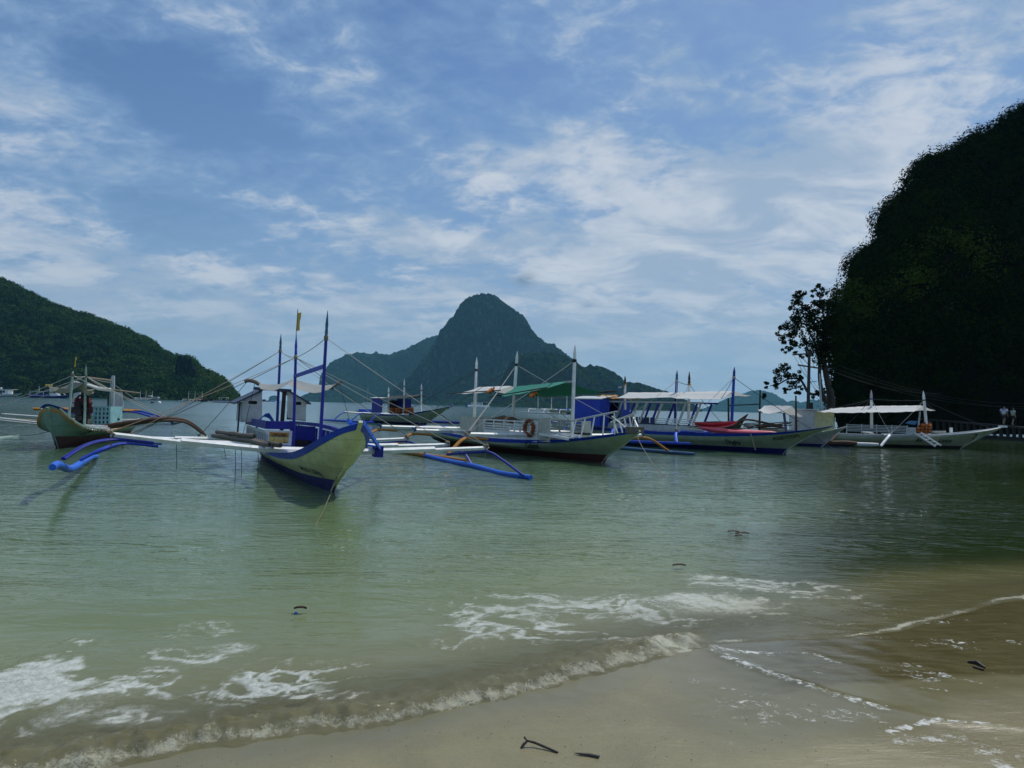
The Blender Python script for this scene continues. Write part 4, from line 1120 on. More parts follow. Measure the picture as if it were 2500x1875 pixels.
# stays
lE = [V3((-2.5, -4.3, .98)), V3((-5.7, -4.2, .70)), V3((-9.2, -4.1, .56))]
rE = [V3((-2.5, 4.75, .95)), V3((-5.7, 4.9, .88)), V3((-9.2, 4.7, .88))]
for p, q, c_ in ((mA1, mA2, ROPE), (mA2, lE[0], ROPE), (mA2, lE[1], ROPEDK), (mA3, lE[2], ROPEDK), (mA3, lE[1], ROPE), (mA1, rE[0], ROPEWH), (mA2, rE[0], ROPEWH), (mA2, rE[1], ROPEWH), (mA3, rE[2], ROPEWH), (mA3, mA2, ROPE), (mA2, rE[2], ROPEDK)):
    A.rope(p, q, .0085, .05, c_)
for a_, c_ in ((A.X(602, 934, xl), V3((-5.7, -2.4, .78))), (A.X(622, 936, xl), V3((-5.7, -1.3, .72))), (A.X(829, 936, xl), V3((-5.7, 1.9, .74)))):
    A.rope(a_, c_, .008, .01, ROPEDK, 'guy_line')
for y_, ln in ((-3.0, .62), (-2.0, .25), (-1.75, .9), (-1.62, .7), (-1.25, .78)):
    zz = .72 if y_ > -2.5 else .8
    MB().tube([(-2.5, y_, zz), (-2.48, y_ + .03, zz - ln * .5), (-2.5, y_ + .05, zz - ln)], .007, 5).build('rope_end', ROPEDK, A.root, True)
# ladder on the far bow
la, lb_, lc = A.L(850, 1027, .22), A.L(886, 1030, .30), V3((-2.35, 1.66, .80))
ladder(A, la, la + (lc - lb_), lb_, lc, 6, SKYB, 'boarding_ladder')
A.box((-2.66, 1.55, .58), (-2.33, 1.75, .86), NAVY, 'ladder_bracket')
# lettering
A.text('SMOOTH', -1.42, .335, .135, BOOTBLUE, -1, 0, .95, -.02, .001, 1.35)
A.text('Sailing', -.60, .33, .185, BOOTBLUE, -1, .25, .95, -.035, .001, 1.0)
A.text('- -- ', -1.2, .262, .05, BLACK, -1)
# mooring rope down into the water
p0 = A.world((.55, -.06, .36)); p1 = on_z(766, 1290, -0.01)
tag(MB().tube(sagline(p0, p1, .06, 10), .010, 6).build('mooring_rope', wood('olive_rope', (.16, .15, .07), (.08, .08, .035), 20, .9), None, True), 'taut tan mooring rope running from the nearest bow down into the shallows', 'rope')
# bamboo poles resting across the boom
for k, (a_, c_, r_, lb) in enumerate((((-5.6, -2.05, .83), (-2.15, -.80, .83), .06, 'longest grey bamboo pole lying on the front boom, its open end nearest the mast'), ((-5.5, -1.75, .82), (-2.1, -1.05, .83), .058, 'grey bamboo pole lying on the boom between two others, open end to the beach'),
                                      ((-5.6, -1.95, .93), (-3.4, -1.25, .95), .06, 'short thick grey bamboo pole lying on top of the pair on the boom'))):
    a_, c_ = A.world(a_), A.world(c_)
    pts = [a_.lerp(c_, i / 6) + V3((0, 0, .012 * math.sin(i * 2 + k))) for i in range(7)]
    o_ = MB().tube(pts, [r_ * (1.12 if i % 2 else 1) for i in range(7)], 9).build('bamboo_pole', GREYWOOD, None, True)
    tag(o_, lb, 'pole', 'bamboo poles on the blue boat')
    d_ = (c_ - a_).normalized()
    MB().tube([c_ - d_ * .01, c_ + d_ * .004], r_ * .62, 9).build('hollow_end', BLACK, o_, True)
# ================================================================== boat on the left: pale teal, tan sheer strake
GRP = 'outrigger boats moored off the beach'
B_ = Boat('outrigger_boat', on_z(138, 1094), 15, -1, 'pale teal boat with a dark red bottom and tan sheer band, bow towards the beach', GRP)
B_.hull([((-8.6, 0, -.1), (-8.8, .28, .3), (-8.9, .45, .5), (-9.1, .5, .85)),
         ((-7, 0, -.25), (-7, .42, .32), (-7, .62, .42), (-7, .72, .66)),
         ((-5, 0, -.3), (-5, .48, .33), (-5, .70, .42), (-5, .80, .55)),
         ((-3, 0, -.3), (-3, .44, .34), (-3, .66, .42), (-3, .82, .50)),
         ((-1.6, 0, -.28), (-1.55, .33, .36), (-1.5, .56, .46), (-1.45, .78, .56)),
         ((-.7, 0, -.25), (-.6, .20, .39), (-.45, .42, .58), (-.3, .68, .74)),
         ((-.25, 0, -.2), (-.05, .10, .42), (.15, .28, .78), (.32, .50, 1.02)),
         ((-.06, 0, -.12), (.22, .035, .44), (.50, .16, .88), (.66, .27, 1.36)),
         ((-.02, 0, -.1), (.28, .01, .44), (.56, .04, .86), (.82, .08, 1.40)),
         ((-.02, 0, -.1), (.30, 0, .44), (.58, 0, .86), (.88, 0, 1.41))], TEALW, BOOTRED, TAN, .12, WHITE, .2, bandname='sheer_strake')
m_ = []
for sg in (-1, 1):
    pts = [B_.gun(x, sg) + V3((0, -.03 * sg, .11)) for x in (.6, .3, -.1, -.4, -.7, -1.1, -1.6, -2.2)]
    beamrow(pts, .05, .045, TEALW, 'toe_rail').parent = B_.root
    for a_, c_ in zip(pts[:-1], pts[1:]):
        for f in (.2, .7):
            p = a_.lerp(c_, f); B_.box(p - V3((.05, .015, .12)), p + V3((.05, .015, -.01)), TEALW, 'rail_block')
B_.text('Mr.', -.62, .50, .13, BLACK, 1, .2, .9, -.02)
B_.text('EDDIE', -.98, .44, .20, BOOTRED, 1, .45, .8, .0, .004, .75)
mB1 = B_.mast(B_.L(166, 1042, 0), B_.L(178, 906, 0), .05, TEALW, TEALW, GREYWOOD, .06)
mB2 = B_.mast(B_.L(206, 1040, 0), B_.L(210, 892, 0), .05, TEALW, TEALW, GREYWOOD, .16)
mB3 = B_.mast(B_.L(268, 1020, 0), B_.L(272, 920, 0), .05, TEALW, TEALW, GREYWOOD, .12)
MB().tube([B_.L(275, 1010, .3), B_.L(277, 917, .3)], .065, 8).build('rear_post', PALE, B_.root, True)
MB().tube([B_.L(178, 906, 0), B_.L(184, 869, 0)], .012, 5).build('flag_staff', DARKWOOD, B_.root)
a_, c_ = B_.L(183.5, 872, 0), B_.L(180, 897, 0)
MB().grid([[a_.lerp(c_, i / 5), a_.lerp(c_, i / 5) + V3((.05, .07 + .02 * math.sin(i * 2), .01))] for i in range(6)], .004, (1, 0, 0)).build('flag', YELLOWC, B_.root)
MB().bar(B_.L(215, 921, 0), B_.L(270, 928, 0), .05, .06).build('ridge_pole', BAMBOO, B_.root)
# furled canopy: sagging brown-grey sheet with a rolled pole on its far edge
B_.tarp([B_.X(116, 941, -3.3), B_.X(146, 947, -3.2)], [B_.X(176, 933, -3.6), B_.X(205, 934, -2.6)], [B_.X(232, 948, -3.8), B_.X(222, 953, -2.6)], TARPG, .26, n=8, wav=.015)
MB().tube(crom([B_.X(180, 932, -3.3), B_.X(215, 940, -3.5), B_.X(240, 948, -3.7), B_.X(270, 952, -3.9)], 3), [.035] * 3 + [.06] * 3 + [.075] * 3 + [.07], 8).build('rolled_tarpaulin', WHITE, B_.root, True)
MB().tube([B_.X(262, 950, -3.8), B_.X(342, 960, -4.4)], .035, 7).build('spreader_pole', BAMBOO, B_.root, True)
MB().tube([B_.X(111, 940, -3.4), B_.X(128, 941, -3.4)], .035, 7).build('spreader_pole', YELLOWC, B_.root, True)
# cabin: lattice box, grey panels
xb = -4.0
q = lambda px, py: B_.X(px, py, xb)
p00, p11 = q(229, 1036), q(268, 994)
for i in range(5):
    yy = p00.y + (p11.y - p00.y) * i / 4
    B_.box((xb - .03, yy - .035, p00.z), (xb + .03, yy + .035, p11.z), AQUA, 'lattice_stile')
for i in range(5):
    zz = p00.z + (p11.z - p00.z) * i / 4
    B_.box((xb - .026, p00.y, zz - .03), (xb + .026, p11.y, zz + .03), AQUA, 'lattice_rail')
B_.box((xb - 1.6, p00.y, p00.z), (xb - .12, p11.y, p11.z - .03), paint('dim_teal_panel', (.05, .11, .12), .5, .3), 'cabin_box')
B_.box((xb - 1.7, p11.y + .001, p00.z), (xb - .031, p11.y + .04, p11.z + .02), AQUA, 'cabin_side')
B_.box((xb + .1, q(200, 1000).y, q(200, 1026).z), (xb + .16, q(232, 1000).y, q(200, 1021).z), TEALW, 'bench_top')
B_.box((xb + .1, q(206, 1000).y - .03, q(200, 1040).z), (xb + .16, q(206, 1000).y + .03, q(200, 1026).z), TEALW, 'bench_leg')
for poly, nm in ((((270, 955), (298, 958), (302, 1002), (272, 1001)), 'side_screen'), (((180, 960), (197, 957), (194, 986), (173, 993)), 'side_screen')):
    c = [B_.X(x, y, -6.2) for x, y in poly]
    MB().add(c + [v + V3((-.04, 0, 0)) for v in c], [(0, 1, 2, 3), (7, 6, 5, 4), (0, 4, 5, 1), (1, 5, 6, 2), (2, 6, 7, 3), (3, 7, 4, 0)]).build(nm, PALE, B_.root)
B_.box(B_.X(173, 1006, -6.1), B_.X(262, 994, -6.3), BLACK, 'dark_locker')
for px_ in (200, 264):
    MB().tube([B_.X(px_, 1000, -5.9), B_.X(px_, 955, -5.9)], .035, 6).build('canopy_post', BLACK, B_.root)
MB().tube([B_.X(268, 1006, -6), B_.X(290, 1024, -5)], .05, 6).build('tiller', RUSTWOOD, B_.root)
MB().tube([B_.X(267, 1008, -6), B_.X(280, 991, -6)], .015, 5).build('iron_rod', BLACK, B_.root)
# hanging red jackets
for k, (px_, py_, lb) in enumerate(((196, 990, 'dark red life jacket hanging left in the bunch on the pale teal boat'), (209, 991, 'dark red life jacket hanging right in the bunch on the pale teal boat'), (203, 1006, 'black patterned life jacket hanging lowest in the bunch on the pale teal boat'))):
    life_jacket(B_.world(B_.X(px_, py_, -3.2 + .12 * k)), (0.1 * k, 0, math.radians(-75 + 20 * k)), lb, 'life jackets hanging on the pale teal boat', REDCLOTH if k < 2 else BLACKCLOTH, 1.25)
life_jacket(B_.world(B_.X(198, 1025, -3.2)), (0, .1, -1.2), 'dark patterned life jacket resting on the deck of the pale teal boat', 'life jackets hanging on the pale teal boat', BLACKCLOTH, 1.2)
# outriggers: long bent brown poles
for xb_, off in ((-3.0, 0), (-3.25, -.09)):
    B_.boom([(xb_, -4.0, 1.12 + off), (xb_, -1.4, .80 + off), (xb_, .8, .66 + off)], .07, .06, PALE)
    MB().tube(crom([V3((xb_ - .3, .2, .60 + off)), V3((xb_ - .6, 1.4, .82 + off)), B_.L(400, 1021, 2.6) + V3((0, 0, off)), B_.L(452, 1026, 3.0) + V3((0, 0, off)), B_.L(487, 1048, 3.3) + V3((0, 0, off)), B_.L(508, 1070, 3.45) + V3((0, 0, off))], 5), [.075] * 12 + [.06] * 14, 8).build('outrigger_arm', RUSTWOOD, B_.root, True)
B_.boom([(-6.3, -4.2, 1.1), (-6.3, -1.0, .85), (-6.3, 1.2, .85)], .07, .06, PALE)
B_.boom([(-4.6, -4.2, 1.0), (-4.6, -1.0, .76), (-4.6, 1.0, .76)], .07, .06, BAMBOO)
B_.boom([(-2.95, -1.5, .80), (-2.95, -.3, .72)], .16, .14, CREAM, 'boom_sleeve')
B_.floater([B_.L(500, 1064, 3.4), B_.L(505, 1072, 3.45) + V3((-1.2, 0, -.1)), (-8.5, 3.3, .05)], .10, TEALW)
B_.floater([(.4, -4.2, .12), (-3, -4.3, .05), (-8, -4.2, .05)], .09, TEALW)
for k, (p, q_, c_) in enumerate(((mB1, V3((-3, -4.0, 1.12)), ROPEWH), (mB2, V3((-3, -4.0, 1.12)), ROPEWH), (mB2, V3((-6.3, -4.2, 1.1)), ROPEWH), (mB2, B_.L(400, 1020, 2.6), ROPEWH), (mB2, B_.L(420, 1023, 2.8), ROPEWH), (mB3, B_.L(410, 1022, 2.7), ROPEWH), (mB1, mB2, ROPEWH), (mB2, mB3, ROPEWH), (mB1, B_.X(262, 950, -3.8), ROPEWH), (mB2, B_.X(262, 950, -3.8), ROPEWH))):
    B_.rope(p, q_, .011, .05, c_)
tag(MB().tube(sagline(B_.world((.3, .1, .7)), on_z(0, 1056, 0), .2, 8), .010, 5).build('mooring_rope', ROPEDK, None, True), 'thin dark mooring rope running left from the pale teal bow', 'rope')

# ================================================================== centre boat: greenish white with green canopy, pale masts
C_ = Boat('outrigger_boat', on_z(1474, 1130), 35, 0, 'greenish white boat with a green canopy and three pale spear-tipped masts', GRP)
C_.hull([((-12.0, 0, .1), (-12.2, .3, .32), (-12.4, .5, .5), (-12.6, .55, .85)),
         ((-9.5, 0, -.2), (-9.5, .55, .25), (-9.5, .80, .38), (-9.5, .86, .62)),
         ((-6.5, 0, -.3), (-6.5, .62, .22), (-6.5, .88, .34), (-6.5, .92, .55)),
         ((-4, 0, -.3), (-4, .58, .22), (-4, .84, .34), (-4, .92, .60)),
         ((-2, 0, -.28), (-2, .42, .24), (-1.9, .66, .42), (-1.8, .88, .70)),
         ((-.9, 0, -.25), (-.8, .25, .27), (-.5, .50, .52), (-.25, .78, .86)),
         ((-.35, 0, -.2), (-.1, .12, .29), (.38, .32, .58), (.78, .58, 1.02)),
         ((-.1, 0, -.12), (.18, .04, .30), (.82, .14, .66), (1.45, .30, 1.13)),
         ((-.05, 0, -.1), (.24, .01, .30), (.85, .03, .64), (1.60, .10, 1.16)),
         ((-.05, 0, -.1), (.25, 0, .30), (.86, 0, .63), (1.66, 0, 1.16))], SAGE, BOOTRED, BLUE, .13, SAGE, .22)
C_.box((1.38, -.34, 1.10), (1.62, .30, 1.32), GREYWOOD, 'bow_block')
mC1 = C_.mast(C_.L(1396, 1072, 0), C_.L(1404, 842, 0), .072, WHITE, WHITE, BLACK, .15)
mC2 = C_.mast(C_.L(1250, 1045, 0), C_.L(1263, 857, 0), .070, WHITE, WHITE, BLACK, .16)
mC3 = C_.mast(C_.L(1157, 1040, 0), C_.L(1164, 872, 0), .068, WHITE, WHITE, BLACK, .17)
# stern box and slatted seats along the side
CREAMP = paint('cream_board', (.50, .50, .42), .5, .3)
C_.box((-8.4, -.9, .62), (-7.0, -.86, 1.40), CREAMP, 'stern_panel')
C_.box((-7.02, -.9, .62), (-6.97, .8, 1.42), CREAMP, 'stern_bulkhead')
C_.box((-6.95, -.88, .62), (-6.4, -.84, 1.32), CREAMP, 'side_board')
x0_, x1_ = -6.4, -2.72
C_.box((x0_, -.90, .58), (x1_, -.86, .92), WHITE, 'side_board')
for zz in (.98, 1.08, 1.18, 1.32): C_.box((x0_, -.895, zz - .028), (x1_, -.865, zz + .028), WHITE, 'rail_slat')
for i in range(6):
    xx = x0_ + (x1_ - x0_) * i / 5; C_.box((xx - .04, -.915, .92), (xx + .04, -.897, 1.36), WHITE, 'stanchion')
C_.box((-2.70, -.9, .62), (-1.95, -.86, 1.44), CREAMP, 'forward_board')
C_.box((-2.70, -.9, 1.442), (-1.95, -.3, 1.48), CREAMP, 'locker_top')
for zz in (.9, 1.02, 1.14, 1.26, 1.38): C_.box((-6.2, .84, zz - .03), (-1.7, .87, zz + .03), PALE, 'rail_slat')
for i in range(6): C_.box((-6.2 + .9 * i - .04, .80, .6), (-6.2 + .9 * i + .04, .838, 1.42), PALE, 'stanchion')
C_.box((-1.6, .30, .8), (-1.55, .75, 1.42), CREAMP, 'forward_screen')
C_.box((-6.3, -.5, .50), (-2.0, .5, .66), paint('dim_deck_brown', (.10, .08, .06), .6, .3), 'bench')
# brown net heaped on the stern bench
rg_ = random.Random(3)
rows = [[V3((-6.9 + 1.9 * j / 10, -.55 + .9 * k / 6, 1.28 + .22 * math.sin(PI * k / 6) * math.sin(PI * min(1, j / 9.5) * .9 + .2) + rg_.uniform(-.03, .03))) for k in range(7)] for j in range(11)]
o_ = MB().grid(rows, .05).build('net_heap', RUSTWOOD, None, True); o_.matrix_world = C_.M
tag(o_, 'brown fishing net heaped on the stern of the green-canopied boat', 'fishing net')
# canopies
C_.tarp([C_.L(1212, 968, -1.45), C_.L(1324, 949, -1.45)], [C_.L(1262, 943, 0), C_.L(1385, 931, 0)], [C_.L(1296, 969, 1.4), C_.L(1470, 957, 1.4)], TARPGR, .07, 'green_canopy', 10, .018)
C_.tarp([C_.L(1115, 961, -1.45), C_.L(1215, 953, -1.45)], [C_.L(1170, 945, 0), C_.L(1248, 942, 0)], [C_.L(1235, 960, 1.4), C_.L(1300, 957, 1.4)], TARPW, .05, 'white_canopy', 10, .012)
MB().bar(C_.L(1376, 934, 0), C_.L(1397, 931, 0), .06, .07).build('ridge_pole', PALE, C_.root)
for p, q_ in ((C_.L(1090, 961, -1.47), C_.L(1222, 953, -1.47)), (C_.L(1195, 969, -1.5), C_.L(1335, 946, -1.5)), (C_.L(1385, 964, 1.4), C_.L(1506, 956, 1.5)), (C_.L(1455, 958, 1.42), C_.L(1500, 954, 1.42))):
    MB().tube([p, q_], .024, 7).build('canopy_pole', DARKWOOD, C_.root, True)
# bow rails
for sg, pa, pb in ((-1, C_.L(1394, 1028, -.55), C_.L(1506, 1005, -.48)), (1, C_.L(1491, 1031, .5), C_.L(1553, 1008, .42))):
    o_ = MB().tube([pa, pb], .032, 8).build('bow_rail', PALE, C_.root, True)
    nps = 5
    for i in range(nps):
        f = .12 + .83 * i / (nps - 1); p = pa.lerp(pb, f); g = C_.gun(p.x, sg)
        MB().tube([p, V3((p.x + .05, g.y - sg * .03, g.z))], .025, 8).build('rail_post', WHITE, o_, True)
    MB().bar(pa.lerp(pb, .9) + V3((0, 0, -.12)), V3((1.45, sg * .25, 1.2)), .04, .03).build('rail_brace', WHITE, o_)
# booms (ochre arms)
for k, (xb_, yl, yr, z0_) in enumerate(((-3.2, -3.7, 5.2, .82), (-7.4, -3.7, 5.2, .78), (-11.0, -3.6, 5.2, .80))):
    C_.boom([(xb_, yl, z0_ + .04), (xb_, -.9, z0_ - .02), (xb_, .9, z0_ - .04), (xb_, yr, z0_ - .02)], .12, .11)
    C_.arm([(xb_, yl + .9, z0_ - .15), (xb_, yl + .1, z0_ - .10), (xb_ + .2, yl - .35, z0_ - .18), (xb_ + .5, yl - 1.1, .12)], .075, OCHRE)
    C_.arm([(xb_, yr - .9, z0_ - .17), (xb_, yr - .1, z0_ - .13), (xb_ + .2, yr + .35, z0_ - .22), (xb_ + .5, yr + 1.1, .12)], .075, OCHRE)
    C_.knot((xb_, yl + .05, z0_ + .08), .12, ROPEBL if k else ROPE, 20 + k); C_.knot((xb_, yr - .05, z0_ + .02), .11, ROPEBL, 30 + k)
C_.floater([(-1.2, 6.2, .10), (-4, 6.25, .07), (-8, 6.2, .07), (-12, 6.2, .07)], .085, paint('faded_blue_float', (.03, .09, .20), .5, .35))
C_.floater([(-1.4, -4.8, .08), (-5, -4.85, .06), (-12, -4.8, .06)], .085, OCHRE)
ladder(C_, (-2.4, -1.02, .90), (-.75, -1.0, .80), (-2.2, -.62, .96), (-.55, -.66, .90), 5, WHITE, 'gangplank')
for k, (p, q_, c_) in enumerate(((mC1, C_.L(1335, 946, -1.5), ROPEDK), (mC1, V3((-3.2, 5.2, .85)), ROPEDK), (mC2, V3((-7.4, -3.7, .86)), ROPEDK), (mC2, V3((-3.2, -3.7, .9)), ROPEWH), (mC2, V3((-3.2, -3.65, .9)), ROPEWH), (mC3, V3((-11, -3.6, .86)), ROPEDK), (mC3, V3((-7.4, -3.7, .86)), ROPEDK), (mC2, V3((-7.4, 5.2, .8)), ROPEDK), (mC1, V3((-3.2, -3.7, .9)), ROPEWH), (mC2, V3((-3.2, 5.2, .8)), ROPEWH), (mC3, V3((-7.4, 5.2, .8)), ROPEDK))):
    C_.rope(p, q_, .012, .05, c_)
C_.text('Gabriel', -3.55, .34, .27, BLACK, -1, .15, .9, 0, .003, 1.1)
C_.text('--- -- ---- - --', -3.4, .27, .06, BLACK, -1, 0, 1, 0, .008)
C_.text('Q', -6.6, .36, .24, BLACK, -1)
for i in range(3): C_.box((-1.4 + .1 * i, -.2 + .1 * i, .92), (-1.2 + .1 * i, .1 + .1 * i, 1.0), paint('coil_dark', (.03, .03, .035), .8, .2), 'coiled_line')
tag(MB().tube(sagline(C_.world((1.5, 0, 1.12)), on_z(1625, 1166, -.01), .15, 10), .012, 6).build('mooring_rope', ROPE, None, True), 'mooring rope hanging from the bow block of the green-canopied boat into the water', 'rope')
# life ring on the rail
bm = bmesh.new()
ring = MB().tube([(.27 * math.cos(2 * PI * i / 20), 0, .27 * math.sin(2 * PI * i / 20)) for i in range(21)], .075, 9, False)
p = C_.world(C_.L(1291, 1045, -.99))
rr_ = empty('life_ring', p, (0, 0, C_.root.rotation_euler.z), 'faded orange life ring hung on the white side rail', 'life ring')
ring.build('ring', RINGC, rr_, True)
for i in range(4):
    th = PI / 4 + i * PI / 2
    MB().tube([(.27 * math.cos(th + d_), 0, .27 * math.sin(th + d_)) for d_ in (-.12, 0, .12)], .080, 9).build('band', paint('worn_band', (.36, .28, .22), .6, .3), rr_, True)
for (px_, py_, lat, lb) in ((1198, 955, -1.50, 'black and orange life jacket tied to the eave of the white canopy'), (1303, 964, -1.45, 'dark life jacket dangling from the eave of the green canopy')):
    life_jacket(C_.world(C_.L(px_, py_, lat)), (.2, .9, .6), lb, None, None, .62)

# ================================================================== right-centre boat: white over navy bottom, pink kayaks aboard
D_ = Boat('outrigger_boat', on_z(1914, 1108), 50, 0, 'long white boat with a blue gunwale and navy bottom, pink kayaks on its side deck', GRP)
D_.hull(stations(13.0, 1.02, 1.1, .80, 1.36, 2.1, .12, paint=.22), SAGE, BOOTBLUE, BLUE, .15, PALE, .26)
D_.box((-12.4, -1.0, .85), (-4.3, -.95, 1.14), PALE, 'side_panel'); D_.box((-12.4, -1.01, 1.142), (-4.3, -.93, 1.18), DKBLUEGREY, 'rail_cap')
mD1 = D_.mast(D_.L(1786, 1040, 0), D_.L(1793, 896, 0), .075, BLUE, NAVY, ROPEWH, .16)
mD2 = D_.mast(D_.L(1648, 1035, 0), D_.L(1653, 904, 0), .078, NAVY, TEALTIP, ROPEWH, .18)
mD3 = D_.mast(D_.L(1681, 1030, .5), D_.L(1683, 907, .5), .075, WHITE, paint('dark_brown_tip', (.03, .015, .01), .6, .2), OCHRE, .24)
mD4 = D_.mast(D_.L(1526, 1000, .2), D_.L(1526, 917, .2), .072, WHITE, MATS['dark_brown_tip'], OCHRE, .24)
mD5 = D_.mast(D_.L(1513, 1030, -.6), D_.L(1513, 930, -.6), .08, TEALTIP, TEALTIP, ROPEWH, .14)
D_.tarp([D_.L(1505, 972, -1.35), D_.L(1640, 969, -1.35)], [D_.L(1534, 958, 0), D_.L(1672, 958, 0)], [D_.L(1560, 966, 1.35), D_.L(1690, 966, 1.35)], TARPW, .04, 'white_canopy', 10, .012)
D_.tarp([D_.L(1628, 970, -1.35), D_.L(1760, 974, -1.35)], [D_.L(1660, 957, 0), D_.L(1792, 955, 0)], [D_.L(1700, 963, 1.35), D_.L(1834, 966, 1.35)], TARPW, .06, 'white_canopy', 10, .014)
MB().bar(D_.L(1500, 973, -1.36), D_.L(1566, 974, -1.36), .05, .04).build('eave_pole', OCHRE, D_.root)
# frame of leaning pillars under the canopy
for i, xx in enumerate((-9.4, -8.7, -7.9, -7.2, -6.5, -5.0, -4.4)):
    for yy in (-.85, .85):
        MB().bar((xx, yy, 1.1), (xx + .45, yy, 2.25), .06, .10).build('leaning_pillar', (PALE if i % 2 else NAVY), D_.root)
D_.box((-9.6, -.9, 2.25), (-3.6, -.84, 2.34), PALE, 'roof_rail'); D_.box((-9.6, .84, 2.25), (-3.6, .9, 2.34), NAVY, 'roof_rail')
for zz in (1.26, 1.36, 1.46): D_.box((-6.2, -.98, zz - .025), (-4.0, -.955, zz + .025), WHITE, 'seat_slat')
for i in range(8): D_.box((-9.1 + .34 * i, -.5, 1.15), (-8.86 + .34 * i, -.4, 1.5), DKBLUEGREY, 'seat_back')
# blue stern hut with curved pale roof
hq = lambda px, py: D_.X(px, py, -9.0)
y1_, y2_, y3_, y4_ = (hq(px, 1005).y for px in (1466, 1487, 1513, 1537))
zt1, zt2 = hq(1466, 974).z, hq(1537, 976).z
D_.box((-9.03, y1_, .95), (-8.98, y2_, zt1), BLUE, 'hut_front'); D_.box((-9.03, y3_, .95), (-8.98, y4_, zt2), BLUE, 'hut_front')
D_.box((-10.7, y1_ - .04, .95), (-9.0, y1_ - .001, zt1 - .03), BLUE, 'hut_side'); D_.box((-10.7, y4_ + .001, .95), (-9.0, y4_ + .04, zt2), NAVY, 'hut_side')
D_.box((-10.7, y1_, .95), (-10.65, y4_, zt1), BLACK, 'hut_back')
MB().grid([[V3((x, y, zt1 + .02 + .16 * math.sin(PI * (y - y1_ + .1) / (y4_ - y1_ + .2)))) for y in np.linspace(y1_ - .1, y4_ + .1, 9)] for x in (-10.85, -9.9, -8.9)], .05).build('hut_roof', PALE, D_.root, True)
D_.tarp([D_.L(1456, 967, -1.0), D_.L(1506, 974, -1.0)], [D_.L(1470, 964, .0), D_.L(1508, 965, 0)], [D_.L(1500, 964, .8), D_.L(1520, 966, .8)], TARPO, .03, 'orange_canopy', 6)
# outriggers
for k, (xb_, yl, yr, z0_) in enumerate(((-4.1, -2.75, 3.4, .90), (-7.6, -2.7, 3.4, .90), (-10.6, -2.6, 3.4, .9))):
    D_.boom([(xb_, yl, z0_), (xb_, -1.0, z0_ - .06), (xb_, 1.0, z0_ - .06), (xb_, yr, z0_)], .13, .10, BLUE if k < 2 else WHITE)
    D_.arm([(xb_, yl + .3, z0_ - .02), (xb_ + .05, yl - .1, z0_ - .06), (xb_ + .2, yl - .45, .68), (xb_ + .4, yl - .75, .42)], .07, SKYB)
    D_.arm([(xb_, yr - .3, z0_ - .02), (xb_ + .05, yr + .1, z0_ - .06), (xb_ + .3, yr + .7, .30)], .07, SKYB)
    D_.knot((xb_, yl + .02, z0_ + .06), .10, ROPE, 40 + k)
D_.floater([(-3.0, -3.5, .40), (-6, -3.5, .34), (-12, -3.5, .30)], .07, BLUE)
D_.floater([(-2.6, 4.1, .28), (-6, 4.1, .2), (-12, 4.1, .2)], .10, BLUE)
D_.text('POSEYDON', -.30, .62, .20, BLACK, -1, 0, 1.0, .20, .002, 1.05)
D_.text('- -- --- - -- - ---', -.15, .53, .075, BLACK, -1, 0, 1.0, .20)
D_.text('Tingka', -2.55, .36, .30, BLACK, -1, .1, .9, 0, .004, 1.0)
D_.text('. . .', -1.9, .58, .15, BLACK, -1)
D_.text('-- --- - ---- --', -1.95, .28, .06, BLACK, -1)
D_.text('--- ------- -- ----', -6.0, .52, .075, BLACK, -1); D_.text('--- -- -', -5.4, .40, .085, BLACK, -1)
for k, (p, q_, c_) in enumerate(((mD1, D_.L(1760, 974, -1.3), ROPEDK), (mD1, V3((1.2, 0, 1.2)), ROPEDK), (mD2, V3((-4.1, -2.7, .95)), ROPEWH), (mD1, V3((-4.1, -2.72, .95)), ROPEWH), (mD2, V3((-7.6, -2.7, .95)), ROPEWH), (mD3, V3((-4.1, 3.4, .9)), ROPEDK), (mD2, mD3, ROPEDK), (mD4, V3((-7.6, -2.7, .9)), ROPEDK), (mD5, mD4, ROPEDK), (mD3, V3((-7.6, 3.4, .9)), ROPEWH))):
    D_.rope(p, q_, .013, .05, c_)
MB().tube(sagline(D_.gun(-1.2, -1) + V3((0, -.05, 0)), D_.gun(-1.2, -1) + V3((.25, -.08, -.75)), -.02, 6), .03, 6).build('rope_fender', ROPE, D_.root, True)
MB().tube([D_.L(1914, 1003, 0) + V3((0, 0, -.1)), D_.L(1920, 1060, 0)], .06, 7).build('bow_post', DKBLUEGREY, D_.root, True)
tag(MB().tube(sagline(D_.world((1.3, 0, .95)), on_z(2090, 1125, -.01), .1, 10), .014, 6).build('mooring_rope', ROPEDK, None, True), 'dark mooring rope from the blue-edged bow beside the small white bow', 'rope')
# kayaks on the side deck
def kayak(p, q, wd, mat, label):
    p, q = Vector(p), Vector(q); d = (q - p); rows = []
    r_ = empty('kayak', p, (0, 0, 0), label, 'kayak')
    s_ = d.cross(V3((0, 0, 1))).normalized()
    for i in range(15):
        f = i / 14; ww = wd * math.sin(PI * min(max(f, .001), .999)) ** .55; hh = .17 * math.sin(PI * min(max(f, .001), .999)) ** .4
        c = d * f + V3((0, 0, .10 * (2 * f - 1) ** 2))
        rows.append([c + s_ * (ww * math.cos(a_)) + V3((0, 0, hh * math.sin(a_) * (.8 if math.sin(a_) > 0 else 1.1))) for a_ in np.linspace(0, 2 * PI, 13)])
    MB().grid(rows).build('kayak_hull', mat, r_, True)
    c = d * .48 + V3((0, 0, .10)); m2 = MB()
    MB().tube([c + d.normalized() * (.42 * math.cos(a_)) + s_ * (wd * .55 * math.cos(PI / 2 - a_)) + V3((0, 0, .03)) for a_ in np.linspace(0, 2 * PI, 17)], .025, 6, False).build('cockpit_rim', BLACK, r_, True)
